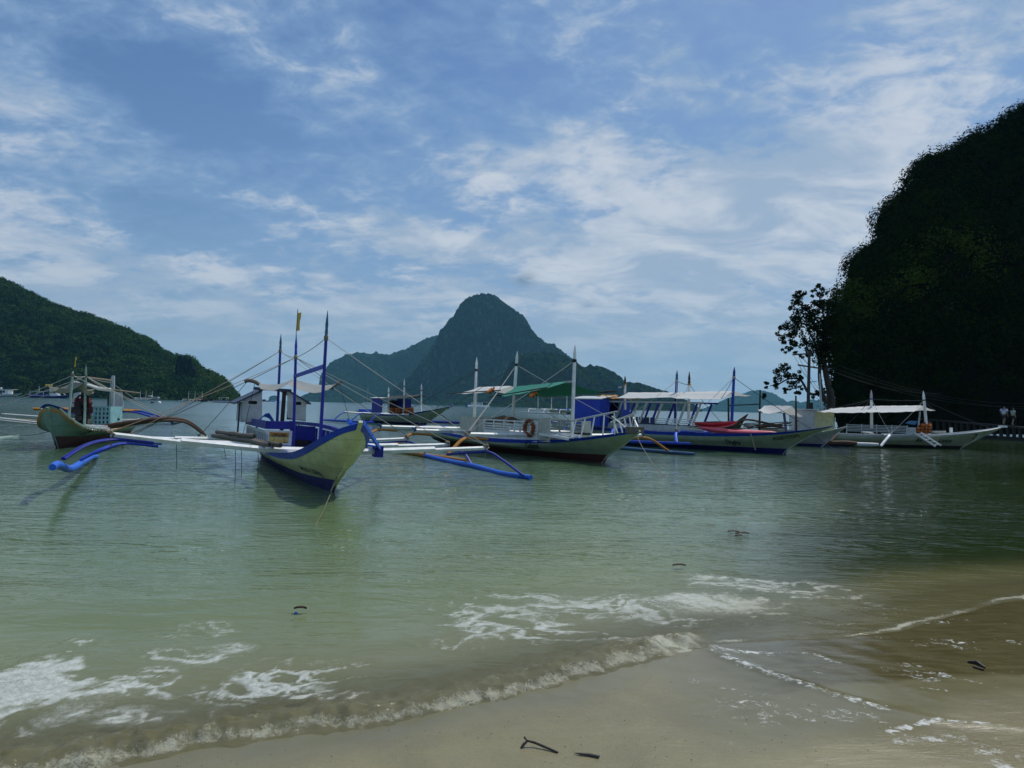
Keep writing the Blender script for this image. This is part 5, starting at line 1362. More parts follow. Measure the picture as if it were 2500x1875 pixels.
kayak(D_.world(D_.L(1704, 1048, -.75)), D_.world(D_.L(1896, 1061, -.55)), .36, PINK, 'faded pink kayak lying along the side deck of the white boat, in front')
kayak(D_.world(D_.L(1708, 1038, -.3) + V3((-.4, 0, 0))), D_.world(D_.L(1800, 1035, -.1)), .34, REDK, 'red kayak lying behind the faded pink one on the white boat')
# ================================================================== small pale bow and sagging canopy behind the kayak boat
E_ = Boat('outrigger_boat', on_z(2005, 1090), 50, 0, 'boat with a sagging white tarpaulin and plain pale bow behind the kayak boat', GRP)
E_.hull(stations(9.0, .85, .9, .62, 1.20, 1.35, .1, paint=.12), PALE, BOOTBLUE, PALE, .08, RUSTWOOD, .2)
E_.tarp([E_.L(1850, 999, -1.25), E_.L(1884, 1009, -1.25)], [E_.L(1866, 990, 0), E_.L(1934, 991, 0)], [E_.L(1905, 996, 1.2), E_.L(1960, 1018, 1.2)], TARPW, .16, 'white_canopy', 9, .03, 3)
for p, q_ in ((E_.L(1854, 1050, 0), E_.L(1856, 952, 0)), (E_.L(1944, 1055, 0), E_.L(1943, 966, 0)), (E_.L(1779, 1030, 0), E_.L(1778, 972, 0))):
    MB().tube([p, q_], [.07, .05], 8).build('mast', paint('dark_red_post', (.035, .018, .016), .6, .3), E_.root, True)
MB().bar(E_.L(1779, 990, 0), E_.L(1855, 987, 0), .06, .07).build('ridge_pole', DARKWOOD, E_.root)
MB().tube(crom([E_.L(1796, 1040, -1.5), E_.L(1808, 1028, -1.5), E_.L(1830, 1025, -1.3), E_.L(1880, 1035, -.8), E_.L(1915, 1046, -.4)], 4), .06, 8).build('outrigger_arm', RUSTWOOD, E_.root, True)
rg_ = random.Random(8)
for i in range(16):
    a_ = E_.L(rg_.uniform(1800, 1870), rg_.uniform(1034, 1047), rg_.uniform(-.6, .4)); c_ = E_.L(rg_.uniform(1885, 1940), rg_.uniform(1028, 1048), rg_.uniform(-.6, .4))
    o_ = MB().tube([a_, a_.lerp(c_, .5) + V3((0, 0, rg_.uniform(-.05, .1))), c_], .03, 6).build('bamboo_pole', (RUSTWOOD, BAMBOO, GREYWOOD)[i % 3], None, True)
    o_.matrix_world = E_.M
    tag(o_, ('brown', 'pale tan', 'grey')[i % 3] + ' bamboo pole in the jumbled pile under the sagging white tarpaulin', 'pole', 'jumbled poles behind the kayak boat')
E_.boom([(-2.4, -3.6, .75), (-2.4, 0, .62), (-2.4, 3.6, .75)], .09, .08, BAMBOO)
E_.floater([(1.0, 2.2, .12), (-1.0, 2.3, .08), (-6, 2.3, .08)], .11, BLUE)
E_.arm([(-.4, 1.2, .7), (-.3, 1.9, .6), (-.2, 2.3, .15)], .06, SKYB)

# brown wooden boat further behind
H_ = Boat('wooden_boat', on_z(1792, 1066), 55, 0, 'brown wooden boat bow rising behind the pink kayaks', None)
H_.hull(stations(8, .7, .9, .7, 1.72, 1.0, .14, paint=.1), RUSTWOOD, DARKWOOD, RUSTWOOD, .09, RUSTWOOD, .2)

# ================================================================== right-hand boat with two white canopies
F_ = Boat('outrigger_boat', on_z(2345, 1096), 78, 0, 'pale boat with two long white canopies moored under the black cliff', GRP)
F_.hull(stations(11.4, .92, 1.0, .70, 1.40, 2.3, .13, paint=.16), SAGE, BLACK, PALE, .10, PALE, .2)
F_.box((2.1, -.2, 1.36), (2.42, .2, 1.47), WHITE, 'bow_cap')
mF1 = F_.mast(F_.L(2262, 1044, 0), F_.L(2254, 954, 0), .085, WHITE, WHITE, ROPEDK, .24)
mF2 = F_.mast(F_.L(2128, 1046, 0), F_.L(2127, 952, 0), .085, WHITE, paint('pale_pink_tip', (.5, .42, .42), .5, .3), ROPEBL, .22)
F_.tarp([F_.L(1994, 1005, -1.4), F_.L(2112, 1007, -1.4)], [F_.L(2030, 997, 0), F_.L(2128, 991, 0)], [F_.L(2060, 1000, 1.3), F_.L(2140, 998, 1.3)], TARPW, .05, 'white_canopy', 12, .02, 1)
F_.tarp([F_.L(2112, 1006, -1.4), F_.L(2232, 1004, -1.4)], [F_.L(2132, 991, 0), F_.L(2252, 990, 0)], [F_.L(2150, 998, 1.3), F_.L(2284, 1002, 1.3)], TARPW, .05, 'white_canopy', 12, .016, 2)
# stern cabin
F_.box((-9.6, -.85, .85), (-8.4, .85, 2.12), PALE, 'stern_cabin'); F_.box((-8.39, -.80, .85), (-7.3, -.76, 2.1), CREAM, 'cabin_wall'); F_.box((-8.4, .7, .85), (-7.0, .76, 2.1), CREAM, 'cabin_wall')
F_.box((-9.75, -1.0, 2.125), (-8.2, 1.0, 2.19), PALE, 'cabin_roof')
for zz in (.92, 1.01, 1.10, 1.19, 1.28): F_.box((-6.6, -.93, zz - .022), (-3.2, -.90, zz + .022), PALE, 'rail_slat')
for i in range(5): F_.box((-6.6 + .84 * i - .03, -.955, .70), (-6.6 + .84 * i + .03, -.932, 1.34), PALE, 'stanchion')
F_.box((-3.15, -.9, .78), (-2.75, -.5, 1.22), PALE, 'locker')
MB().tube([F_.L(2241, 1056, -.5), F_.L(2246, 1005, -.5)], .05, 7).build('canopy_post', PALE, F_.root, True)
MB().tube([F_.L(2322, 1056, 0), F_.L(2322, 1044, 0)], .09, 8).build('mooring_bitt', WHITE, F_.root, True)
m_ = MB().grid([[F_.L(2210, 1033, -.5), F_.L(2234, 1037, -.5)], [F_.L(2220, 1027, .4), F_.L(2241, 1028, .4)]], .02); m_.build('blue_awning', TARPTEAL, F_.root)
for k, (xb_, yl, yr) in enumerate(((-4.6, -2.4, 3.0), (-7.4, -2.4, 3.0), (-1.2, -1.2, 3.0))):
    if k < 2:
        F_.boom([(xb_, yl, .80), (xb_, -.9, .76)], .12, .10, WHITE)
        F_.arm([(xb_, yl + .2, .76), (xb_ - .1, yl - .1, .72), (xb_ - .5, yl - .5, .35), (xb_ - .7, yl - .7, .14)], .085, WHITE if k == 0 else RUSTWOOD)
    F_.boom([(xb_, .9, .76), (xb_, yr, .80)], .12, .10, WHITE)
    F_.arm([(xb_, yr - .2, .76), (xb_ + .1, yr + .1, .70), (xb_ + .7, yr + .6, .14)], .07, WHITE)
F_.boom([F_.L(2158, 1063, -2.3), F_.L(2228, 1061, -1.0)], .10, .10, PALE, 'side_pole')
F_.floater([F_.L(2145, 1086, -3.1), F_.L(2100, 1085, -3.1), F_.L(2085, 1084, -3.1)], .12, PALE); F_.floater([F_.L(2092, 1083, -3.15), F_.L(2060, 1081, -3.1), F_.L(2015, 1082, -3.1)], .13, RUSTWOOD)
F_.floater([(-.2, 3.65, .1), (-4, 3.7, .08), (-9, 3.7, .08)], .10, PALE)
ladder(F_, F_.L(2232, 1056, -1.0), F_.L(2284, 1090, -1.5), F_.L(2248, 1056, -.95), F_.L(2298, 1088, -1.4), 5, WHITE, 'boarding_ladder')
F_.text('2', .45, .62, .48, BLACK, -1, .1, 1, .05, .004)
F_.text('Linos', -1.45, .38, .34, BLACK, -1, .25, .9, .02, .003, 1.15)
F_.text('Av', -2.75, .38, .34, BLACK, -1, .25, .9, 0, .003)
F_.text('---- -- ----- ---', -5.2, .55, .10, BLACK, -1)
for k, (p, q_) in enumerate(((mF2, V3((-4.6, -2.4, .85))), (mF1, V3((-4.6, -2.4, .85))), (mF2, F_.L(1994, 1005, -1.4)), (mF2, F_.L(2060, 1000, 1.3)), (mF1, V3((1.6, 0, 1.3))), (mF1, F_.L(2284, 1002, 1.3)), (mF2, V3((-7.4, -2.4, .8))), (mF1, mF2))):
    F_.rope(p, q_, .013, .05, ROPEWH if k < 2 else ROPEDK)
F_.rope(V3((1.0, -.5, 1.05)), V3((.3, -.9, .5)), .012, .0, ROPEWH, 'bow_rope')
for k, (px_, py_, lt, lb) in enumerate(((2246, 1052, -.55, 'bright orange life jacket stacked at the left under the second white canopy'), (2256, 1044, -.5, 'orange life jacket on top of the stack under the second white canopy'), (2263, 1050, -.45, 'orange and black life jacket in the middle of the stack under the second white canopy'), (2270, 1044, -.4, 'black strapped life jacket at the right of the stack under the second white canopy'))):
    life_jacket(F_.world(F_.L(px_, py_, lt)), (0, .1, -1.45 + .2 * k), lb, 'life jackets stacked under the canopy', ORANGE, 1.0)
for i in range(3):
    p = F_.L(2280 + 10 * i, 1056, -.3)
    o_ = MB().tube([p + V3((.15 * math.cos(a_) * (1 + .1 * i), .15 * math.sin(a_), .02 * a_ / 3)) for a_ in np.linspace(0, 4 * PI, 25)], .03, 6).build('rope_coil', ROPEWH, F_.root, True)

# ================================================================== boat in the middle distance with blue cabins
G_ = Boat('outrigger_boat', on_z(1040, 1038), 45, 0, 'distant pale boat with two blue cabins and a row of orange life jackets', GRP)
G_.hull(stations(10.5, 1.05, 1.1, .85, 1.72, 3.3, .12, paint=.18), SAGE, BOOTBLUE, NAVY, .14, PALE, .2)
for px_, pt_, py_ in ((1028, 936, 1008), (986, 925, 1000), (948, 945, 1003)):
    G_.mast(G_.L(px_, py_, 0) - V3((0, 0, .3)), G_.L(px_ + 1, pt_, 0), .085, WHITE, WHITE, GREYWOOD, .2)
G_.box((-7.3, -1.0, .95), (-5.6, -.95, 2.36), NAVY, 'blue_cabin'); G_.box((-7.3, -.94, .95), (-7.25, 0, 2.36), NAVY, 'cabin_end')
MB().grid([[V3((x, y, 2.40 + .06 * math.cos((y + .4) * 2))) for y in (-1.15, -.7, -.3, .1)] for x in (-7.45, -5.3)], .04).build('cabin_roof', WHITE, G_.root)
G_.box((-4.9, .3, 1.4), (-3.6, .95, 2.35), NAVY, 'blue_screen'); G_.box((-5.4, -.3, .9), (-4.9, .9, 2.2), BLACK, 'cabin_doorway')
G_.tarp([G_.L(925, 975, -1.3), G_.L(1012, 968, -1.3)], [G_.L(955, 967, 0), G_.L(1030, 963, 0)], [G_.L(985, 972, 1.2), G_.L(1042, 967, 1.2)], TARPDK, .08, 'dark_canopy', 7)
G_.boom([(-7.2, -1.06, .90), (-1.2, -1.08, .92)], .10, .14, WHITE, 'side_rail')
for k, xb_ in enumerate((-2.5, -5.5, -8.5)):
    G_.boom([(xb_, -3.2, .95), (xb_, -1, .86), (xb_, 1, .86), (xb_, 3.6, .95)], .11, .10, WHITE)
    G_.arm([(xb_, -3.0, .90), (xb_, -3.5, .84), (xb_ + .1, -4.1, .5), (xb_ + .2, -4.5, .2)], .07, BLUE)
    G_.arm([(xb_, 3.4, .90), (xb_, 3.9, .84), (xb_ + .2, 4.8, .2)], .07, DKBLUEGREY)
G_.floater([(-1.5, -4.6, .2), (-5, -4.6, .15), (-10, -4.6, .15)], .11, BLUE); G_.floater([(.5, 4.9, .2), (-4, 4.9, .15), (-9, 4.9, .15)], .13, NAVY)
for k in range(7):
    px_ = 960 + 7 * k + (6 if k > 3 else 0)
    life_jacket(G_.world(G_.L(px_, 1003, -.98) + V3((0, -.12, 0))), (0, 0, -.8), ('first', 'second', 'third', 'fourth', 'fifth', 'sixth', 'seventh')[k] + ' life jacket from the left in the row on the boat with blue cabins', 'row of life jackets on the boat with blue cabins', ORANGE if k % 2 == 0 or k > 3 else paint('jacket_dark_orange', (.35, .10, .02), .7, .3), 1.15)
for p, q_ in ((G_.L(987, 945, 0), G_.L(905, 1020, -3.5)), (G_.L(987, 945, 0), G_.L(1080, 1010, 1)), (G_.L(1029, 950, 0), G_.L(1098, 1000, 0))): G_.rope(p, q_, .015, .05, ROPEDK)
G_.box((-10.4, -.5, .9), (-8.7, .5, 1.25), SKYB, 'stern_cover')

# ================================================================== far boats
def far_hull(bt, Lh, Bm, zs, zm, zb, over, side, boot, band):
    bt.hull(stations(Lh, Bm, zs, zm, zb, over, .15, paint=.3), side, boot, band, .2, side, .2, 3, False)
f1 = Boat('passenger_boat', on_z(40, 969.5), 88, 0, 'white cabin boat far off at the left edge below the hillside', 'boats far across the bay')
far_hull(f1, 26, 2.6, 2.2, 1.5, 2.8, 4, WHITE, BOOTBLUE, WHITE)
f1.box((-24, -2.2, 1.5), (-4, 2.2, 4.6), WHITE, 'cabin'); f1.box((-25, -2.5, 4.61), (-1, 2.5, 4.85), PALE, 'cabin_roof')
for i in range(6): f1.box((-22.5 + 3 * i, -2.26, 2.6), (-21 + 3 * i, -2.21, 4.0), BLACK, 'window')
f1.box((-9, -2.26, 1.7), (-7.8, -2.21, 4.1), BLACK, 'door'); f1.mast((-14, 0, 4.8), (-14, 0, 9.5), .15, WHITE); f1.box((-12.5, -.4, 4.86), (-11.5, .4, 6.2), WHITE, 'funnel'); f1.box((-10.6, -.3, 4.86), (-9.8, .3, 6.0), WHITE, 'funnel')
f2 = Boat('passenger_boat', on_z(160, 973), 85, 0, 'blue hulled tour boat with a white wheelhouse far off below the hillside', 'boats far across the bay')
far_hull(f2, 23, 2.2, 1.9, 1.4, 2.6, 4, NAVY, NAVY, WHITE)
f2.box((-9, -1.5, 1.5), (-4.5, 1.5, 4.4), WHITE, 'wheelhouse'); f2.box((-8.6, -1.54, 2.9), (-7.2, -1.505, 3.9), BLACK, 'window'); f2.box((-6.8, -1.54, 2.9), (-5.4, -1.505, 3.9), BLACK, 'window'); f2.box((-10.5, -1.7, 4.41), (-4, 1.7, 4.6), WHITE, 'wheelhouse_roof')
f2.box((-22, -1.8, 3.8), (-10, 1.8, 3.95), WHITE, 'canopy'); f2.box((-21, -1.4, 1.5), (-10, 1.4, 2.5), NAVY, 'seats')
for xx in (-21.5, -17, -13): f2.box((xx, -1.7, 1.5), (xx + .2, -1.5, 3.8), WHITE, 'canopy_post')
f2.mast((-10, 0, 2), (-10, 0, 8.5), .35, PALE); f2.mast((-17, 0, 2), (-17, 0, 7.2), .12, WHITE)
MB().bar((-3.4, 0, 4.5), (0, 0, 1.9), .25, .25).build('forestay_post', WHITE, f2.root); f2.box((-3.6, -1.4, 4.3), (-3.3, 1.4, 4.6), WHITE, 'frame_bar')
def far_bangka(px, py, hd, label, side, Lh=17, extra=0):
    bt = Boat('outrigger_boat', on_z(px, py), hd, 0, label, 'boats far across the bay')
    far_hull(bt, Lh, 1.5, 1.5, 1.1, 2.3, 3, side, BOOTBLUE, side)
    for xx in (-3.5, -8.5, -13): bt.mast((xx, 0, 1), (xx, 0, 6.8), .13, WHITE)
    bt.box((-13, -.15, 4.6), (-3.5, .15, 4.8), BAMBOO, 'ridge_pole')
    for sg in (-1, 1):
        for xx in (-3, -8, -13): bt.boom([(xx, sg * 1, 1.2), (xx, sg * 5.5, 1.3), (xx + .3, sg * 6.5, .3)], .16, .16)
        bt.floater([(-.5, sg * 6.5, .25), (-8, sg * 6.5, .2), (-15.5, sg * 6.5, .2)], .18, PALE)
    return bt
b1 = far_bangka(382, 977, 82, 'far pale boat with thin masts and a white hood, right of the pale teal boat', PALE)
b1.box((-6.2, -1.2, 2.6), (-3.9, 1.2, 3.3), WHITE, 'white_hood'); b1.box((-3, -1.1, 1.3), (2.0, 1.1, 2.4), WHITE, 'foredeck_cabin')
for i in range(3): b1.box((-2.6 + 1.4 * i, -1.14, 1.6), (-1.6 + 1.4 * i, -1.105, 2.2), BLACK, 'window')
b2 = far_bangka(505, 981, 80, 'low outrigger boat with brown cargo far off below the point of the hillside', DKBLUEGREY, 11)
for i in range(7): b2.box((-9.5 + 1.2 * i, -.9, 1.1), (-8.6 + 1.2 * i, .9, 1.6 + .2 * (i % 2)), (RINGC, PALE, RUSTWOOD)[i % 3], 'cargo_box')
b3 = far_bangka(1410, 1012, 60, 'small outrigger boat with two thin masts seen past the green canopy, far out', SAGE, 9)
b3.box((-6, -.8, 1.1), (-3, .8, 1.6), TARPBL, 'blue_cover')
f3 = Boat('speedboat', on_z(575, 984), 85, 0, 'white speedboat with a low windscreen and blue stripe, left of the slotted cabin', 'boats far across the bay')
far_hull(f3, 12.5, 1.6, 1.2, 1.2, 1.9, 2.0, WHITE, WHITE, BLUE)
f3.box((-9, -1.2, 2.7), (-4.5, 1.2, 2.85), WHITE, 'hard_top')
for xx in (-8.8, -4.8):
    for yy in (-1.1, 1.0): f3.box((xx, yy, 1.2), (xx + .12, yy + .1, 2.7), WHITE, 'top_post')
f3.box((-4.3, -1.1, 1.2), (-4.1, 1.1, 2.0), BLACK, 'windscreen'); f3.box((-13.2, -.5, .6), (-12.5, .5, 1.9), BLACK, 'outboard_motor')
f4 = empty('ferry', on_z(600, 979.5), (0, 0, 0), 'pale two-decked ferry at the tip of the hillside', 'ferry', 'boats far across the bay')
for a_, c_, mt, nm in (((-13, -3, 0), (13, 3, 2.0), WHITE, 'hull'), ((-12, -2.8, 2.01), (11, 2.8, 4.4), paint('faded_pink_paint', (.5, .36, .34), .5, .3), 'lower_deck'), ((-11, -2.6, 4.41), (9, 2.6, 6.6), WHITE, 'upper_deck'), ((-12, -3, 6.61), (10, 3, 6.85), PALE, 'ferry_roof')):
    MB().box((V3(a_) + V3(c_)) / 2, [c_[i] - a_[i] for i in range(3)]).build(nm, mt, f4)
for z_ in (2.9, 5.1):
    for i in range(8): MB().box((-9.5 + 2.5 * i, -2.84 if z_ < 4 else -2.64, z_ + .3), (1.2, .06, 1.0)).build('window', BLACK, f4)
f5 = empty('barge', on_z(655, 980.5), (0, 0, 0.1), 'low grey barge with a blue bow on the horizon behind the blue masts', 'barge', 'boats far across the bay')
for a_, c_, mt, nm in (((-9, -2, 0), (3, 2, 1.6), DKBLUEGREY, 'hull'), ((3.01, -1.9, 0), (10, 1.9, 1.1), SKYB, 'bow'), ((-8, -1.8, 1.61), (-4, 1.8, 3.2), RINGC, 'deckhouse')):
    MB().box((V3(a_) + V3(c_)) / 2, [c_[i] - a_[i] for i in range(3)]).build(nm, mt, f5)
o_ = hillmesh('small_island', [(655, 978), (658, 968), (664, 966), (672, 965), (679, 968), (682, 978)], 5200, 5300, 5400, 24, 8, FARG, .4, (3, 40), 51)[0]
# white catamaran
f6 = empty('catamaran', on_z(1168, 996.5), (0, 0, 0), 'white catamaran with dark windows and a thin mast at the foot of the mountain', 'catamaran', 'boats far across the bay')
for sy in (-2.6, 2.6):
    MB().grid([[V3((x, sy + w2 * math.sin(a_), 1.0 + 1.0 * math.cos(a_))) for a_ in np.linspace(0, 2 * PI, 9)] for x, w2 in ((-7.5, .3), (-6.5, .8), (0, .9), (5, .7), (7.8, .1))]).build('hull', WHITE, f6, True)
def fbox(a_, c_, mt, nm, par): return MB().box((V3(a_) + V3(c_)) / 2, [abs(c_[i] - a_[i]) for i in range(3)]).build(nm, mt, par)
fbox((-6.5, -2.6, 1.4), (4, 2.6, 2.3), WHITE, 'bridge_deck', f6); fbox((-5, -2.2, 2.31), (3, 2.2, 3.9), WHITE, 'saloon', f6); fbox((-4.5, -2.25, 2.8), (0, -2.21, 3.3), BLACK, 'window', f6); fbox((.6, -2.25, 2.8), (2.5, -2.21, 3.3), BLACK, 'window', f6)
fbox((2, -2.2, 4.3), (6, 2.2, 4.5), WHITE, 'hard_top', f6); fbox((3.2, -2, 3.0), (5.5, 2, 4.2), BLACK, 'cockpit_shade', f6)
MB().tube([(-1, 0, 3.9), (-1, 0, 20)], .12, 6).build('mast', PALE, f6, True); MB().tube([(-.9, 0, 5.2), (5.5, 0, 4.9)], .3, 6).build('furled_sail', DKBLUEGREY, f6, True); fbox((-9, -1.2, .3), (-7.6, 1.2, 3.2), TARPTEAL, 'stern_dinghy', f6)
# sailing yacht
p = at(897, 983.2, 1100); p.z = 0
f7 = empty('sailing_yacht', p, (0, 0, 0.15), 'tiny white sailing yacht with bare mast left of the blue cabins, far out', 'yacht', 'boats far across the bay')
MB().grid([[V3((x, w2 * math.sin(a_), .9 + .9 * math.cos(a_))) for a_ in np.linspace(0, 2 * PI, 9)] for x, w2 in ((-7, 1.2), (-3, 1.7), (2, 1.5), (7.5, .1))]).build('hull', WHITE, f7, True)
fbox((-4, -1.0, 1.7), (2, 1.0, 2.4), WHITE, 'coachroof', f7)
MB().tube([(0, 0, 2), (0, 0, 27)], .16, 6).build('mast', PALE, f7, True)
for q_ in ((7, 0, 1.6), (-7, 0, 1.6)): MB().tube([(0, 0, 26.5), q_], .06, 4).build('stay_rope', PALE, f7)
# outrigger tips of a boat beyond the left edge
I_ = Boat('outrigger_boat', (-30.5, 46.0), 20, 0, 'boat beyond the left edge of which only ochre and blue outrigger arms show', GRP)
far_hull(I_, 10, .9, 1.0, .7, 1.3, 1.6, PALE, BOOTBLUE, BLUE)
for k, xb_ in enumerate((-3, -6)):
    I_.boom([(xb_, -2, .9), (xb_, 2.6, .9), (xb_, 4.2, .86)], .14, .14, OCHRE)
    I_.arm([(xb_, 3.4, .82), (xb_, 4.3, .8), (xb_ + .3, 5.6, .45), (xb_ + .6, 6.9, .12)], .10, BLUE)
I_.floater([(-1.2, 7.0, .12), (-4, 7.0, .1), (-9, 7.0, .1)], .13, DKBLUEGREY)
# mooring buoys
for k, (px_, py_, mt, lb) in enumerate(((372, 984, BLACK, 'black buoy floating beside the far pale outrigger boat'), (389, 984, WHITE, 'small white buoy right of the black buoy'), (1103, 992, NAVY, 'dark blue buoy left of the white catamaran'))):
    p = on_z(px_, py_); r_ = p.y / FPX * 4.5
    bm = bmesh.new(); bmesh.ops.create_uvsphere(bm, u_segments=12, v_segments=8, radius=r_); me = bpy.data.meshes.new('buoy'); bm.to_mesh(me); bm.free()
    o_ = link('buoy', me, mt, None, True); o_.location = p; tag(o_, lb, 'buoy')
# row of floats far out
# ================================================================== walkway round the cliff
WK = [(at(px, py, Y).x, Y, z) for px, py, Y, z in ((2620, 1050, 52, 1.12), (2500, 1042, 58, 1.22), (2450, 1038, 61, 1.30), (2365, 1031, 66, 1.42), (2270, 1021, 72, 1.62), (2150, 1012, 79, 1.78), (2040, 1005, 86, 1.85))]
wk = empty('walkway', (WK[2][0], WK[2][1], 0), (0, 0, 0), 'concrete walkway on rows of stubby piers along the foot of the cliff', 'walkway')
wo = V3(wk.location)
pts = crom([V3(p) for p in WK], 8)
nrm = V3((.75, .66, 0)).normalized()
rows = [[p - wo, p + nrm * 2.2 - wo] for p in pts]
MB().grid(rows, .16).build('deck', CONC, wk)
MB().grid([[p + nrm * .5 + V3((0, 0, .30 - p.z)) - wo, p + nrm * .5 + V3((0, 0, -1.2 - p.z)) - wo] for p in pts], .4, tuple(nrm)).build('base_wall', CONC, wk)
Ltot = 0; nxt = 0
for a_, c_ in zip(pts[:-1], pts[1:]):
    seg = (c_ - a_).length
    while nxt <= Ltot + seg:
        p = a_.lerp(c_, (nxt - Ltot) / seg)
        d_ = math.atan2((c_ - a_).y, (c_ - a_).x)
        MB().box(p + nrm * .22 - V3((0, 0, .165 + .42)) - wo, (.20, .22, .84), Matrix.Rotation(d_, 3, 'Z')).build('pier', CONC, wk)
        nxt += .95
    Ltot += seg
# ================================================================== people on the walkway
def skin_body(name, joints, edges, mat, parent, sub=2):
    me = bpy.data.meshes.new(name)
    me.from_pydata([j[0] for j in joints], edges, []); me.update()
    o = link(name, me, mat, parent)
    md = o.modifiers.new('skin', 'SKIN'); md.use_smooth_shade = True
    sv = me.skin_vertices[0].data
    for i, j in enumerate(joints): sv[i].radius = (j[1], j[2] if len(j) > 2 else j[1])
    sv[0].use_root = True
    ms = o.modifiers.new('sub', 'SUBSURF'); ms.levels = sub; ms.render_levels = sub
    bpy.context.view_layer.update()
    m2 = bpy.data.meshes.new_from_object(o.evaluated_get(bpy.context.evaluated_depsgraph_get()))
    o.modifiers.clear(); o.data = m2; bpy.data.meshes.remove(me)
    m2.materials.clear(); m2.materials.append(mat)
    m2.polygons.foreach_set('use_smooth', [True] * len(m2.polygons))
    return o
SKIN = paint('tan_skin', (.28, .16, .10), .6, .05, streak=False); SKIN2 = paint('light_skin', (.40, .25, .17), .6, .05, streak=False)
SHIRT1 = cloth('pale_blue_shirt', (.55, .62, .78), .05, .15); SHIRT2 = cloth('mint_top', (.42, .62, .55), .05, .2); SHORTS1 = cloth('dark_shorts', (.012, .013, .018), .0, .1); HAIR = cloth('dark_hair', (.015, .011, .009), 0, .1); STRAPG = cloth('green_strap', (.02, .14, .10), 0, .1)
def person(loc, rz, label, skin, shirt, shorts, stout, hair_long, arm_bent):
    r_ = empty('person', loc, (0, 0, rz), label, 'person', 'people on the walkway')
    k = stout
    J = [((0, 0, .93), .13 * k, .10 * k), ((0, .01, 1.12), .125 * k, .095 * k), ((0, .0, 1.32), .15 * k, .10 * k), ((0, .01, 1.43), .075, .065), ((0, .02, 1.50), .05), ((0, .04, 1.58), .072, .082), ((0, .045, 1.67), .072, .085),
         ((-.19 * k, 0, 1.38), .06 * k), ((-.235 * k, -.02, 1.12), .045), ((-.235 * k + (.12 if arm_bent else 0), .16 if arm_bent else .06, .93 if arm_bent else .88), .033),
         ((.19 * k, 0, 1.38), .06 * k), ((.24 * k, -.03, 1.12), .045), ((.235 * k, .05, .88), .033),
         ((-.09, 0, .86), .09 * k), ((-.10, .13, .50), .058), ((-.10, .05, .10), .04), ((-.10, .17, .035), .032),
         ((.09, 0, .86), .09 * k), ((.10, -.06, .50), .058), ((.10, -.20, .12), .04), ((.10, -.09, .035), .032)]
    Ed = [(0, 1), (1, 2), (2, 3), (3, 4), (4, 5), (5, 6), (2, 7), (7, 8), (8, 9), (2, 10), (10, 11), (11, 12), (0, 13), (13, 14), (14, 15), (15, 16), (0, 17), (17, 18), (18, 19), (19, 20)]
    # hands: palm, four fingers and a thumb each
    for w_i, sx2 in ((9, -1), (12, 1)):
        w_ = V3(J[w_i][0]); palm = w_ + V3((0, .03, -.085)); J.append((tuple(palm), .028, .018)); pi_ = len(J) - 1; Ed.append((w_i, pi_))
        for f_ in range(4):
            J.append((tuple(palm + V3((.0, .027 - .017 * f_, -.055 - .012 * math.sin(f_ + .6)))), .009)); Ed.append((pi_, len(J) - 1))
            J.append((tuple(palm + V3((-sx2 * .012, .027 - .017 * f_, -.09 - .012 * math.sin(f_ + .6)))), .008)); Ed.append((len(J) - 2, len(J) - 1))
        J.append((tuple(palm + V3((-sx2 * .02, .05, -.03))), .010)); Ed.append((pi_, len(J) - 1))
    skin_body('body', J, Ed, skin, r_)
    T = [((0, 0, .90), .155 * k, .125 * k), ((0, .01, 1.12), .150 * k, .118 * k), ((0, 0, 1.32), .172 * k, .118 * k), ((0, .01, 1.42), .09, .08), ((-.20 * k, 0, 1.375), .078 * k), ((-.232 * k, -.01, 1.20), .070 * k), ((.20 * k, 0, 1.375), .078 * k), ((.236 * k, -.015, 1.20), .070 * k)]
    skin_body('shirt', T, [(0, 1), (1, 2), (2, 3), (2, 4), (4, 5), (2, 6), (6, 7)], shirt, r_)
    S_ = [((0, 0, .92), .150 * k, .115 * k), ((-.09, 0, .84), .105 * k), ((-.10, .09, .58), .085), ((.09, 0, .84), .105 * k), ((.10, -.04, .58), .085)]
    skin_body('shorts', S_, [(0, 1), (1, 2), (0, 3), (3, 4)], shorts, r_)
    Hh = [((0, .015, 1.62), .080, .085), ((0, .02, 1.69), .082, .088)] + ([((0, -.07, 1.52), .05), ((0, -.09, 1.38), .03)] if hair_long else [])
    skin_body('hair', Hh, [(0, 1)] + ([(0, 2), (2, 3)] if hair_long else []), HAIR, r_)
    m_ = MB()
    for sx2 in (-1, 1): m_.box((sx2 * .03, .122, 1.635), (.022, .012, .012))
    m_.build('eyes', BLACK, r_)
    MB().add([(-.014, .118, 1.595), (.014, .118, 1.595), (0, .146, 1.60), (0, .12, 1.64)], [(0, 1, 2), (0, 2, 3), (1, 3, 2), (0, 3, 1)]).build('nose', skin, r_)
    MB().box((0, .118, 1.565), (.045, .012, .010)).build('mouth', RINGC, r_)
    return r_
p1 = at(2451, 1042, 61.6); p2 = at(2473, 1041, 61.4)
z1 = 1.31
person((p1.x, p1.y, z1), math.radians(-62), 'stout person in a pale blue shirt and dark shorts with one arm across the belly', SKIN, SHIRT1, SHORTS1, 1.22, False, True)
pb = person((p2.x, p2.y, z1 - .01), math.radians(-80), 'slimmer person in a mint top with a green bag strap, following on the walkway', SKIN2, SHIRT2, SHORTS1, .92, True, False)
pb.scale = (.94,) * 3
MB().tube([(-.10, .11, 1.42), (0, .135, 1.22), (.12, .13, 1.02)], .02, 6, True, .5).build('bag_strap', STRAPG, pb, True)

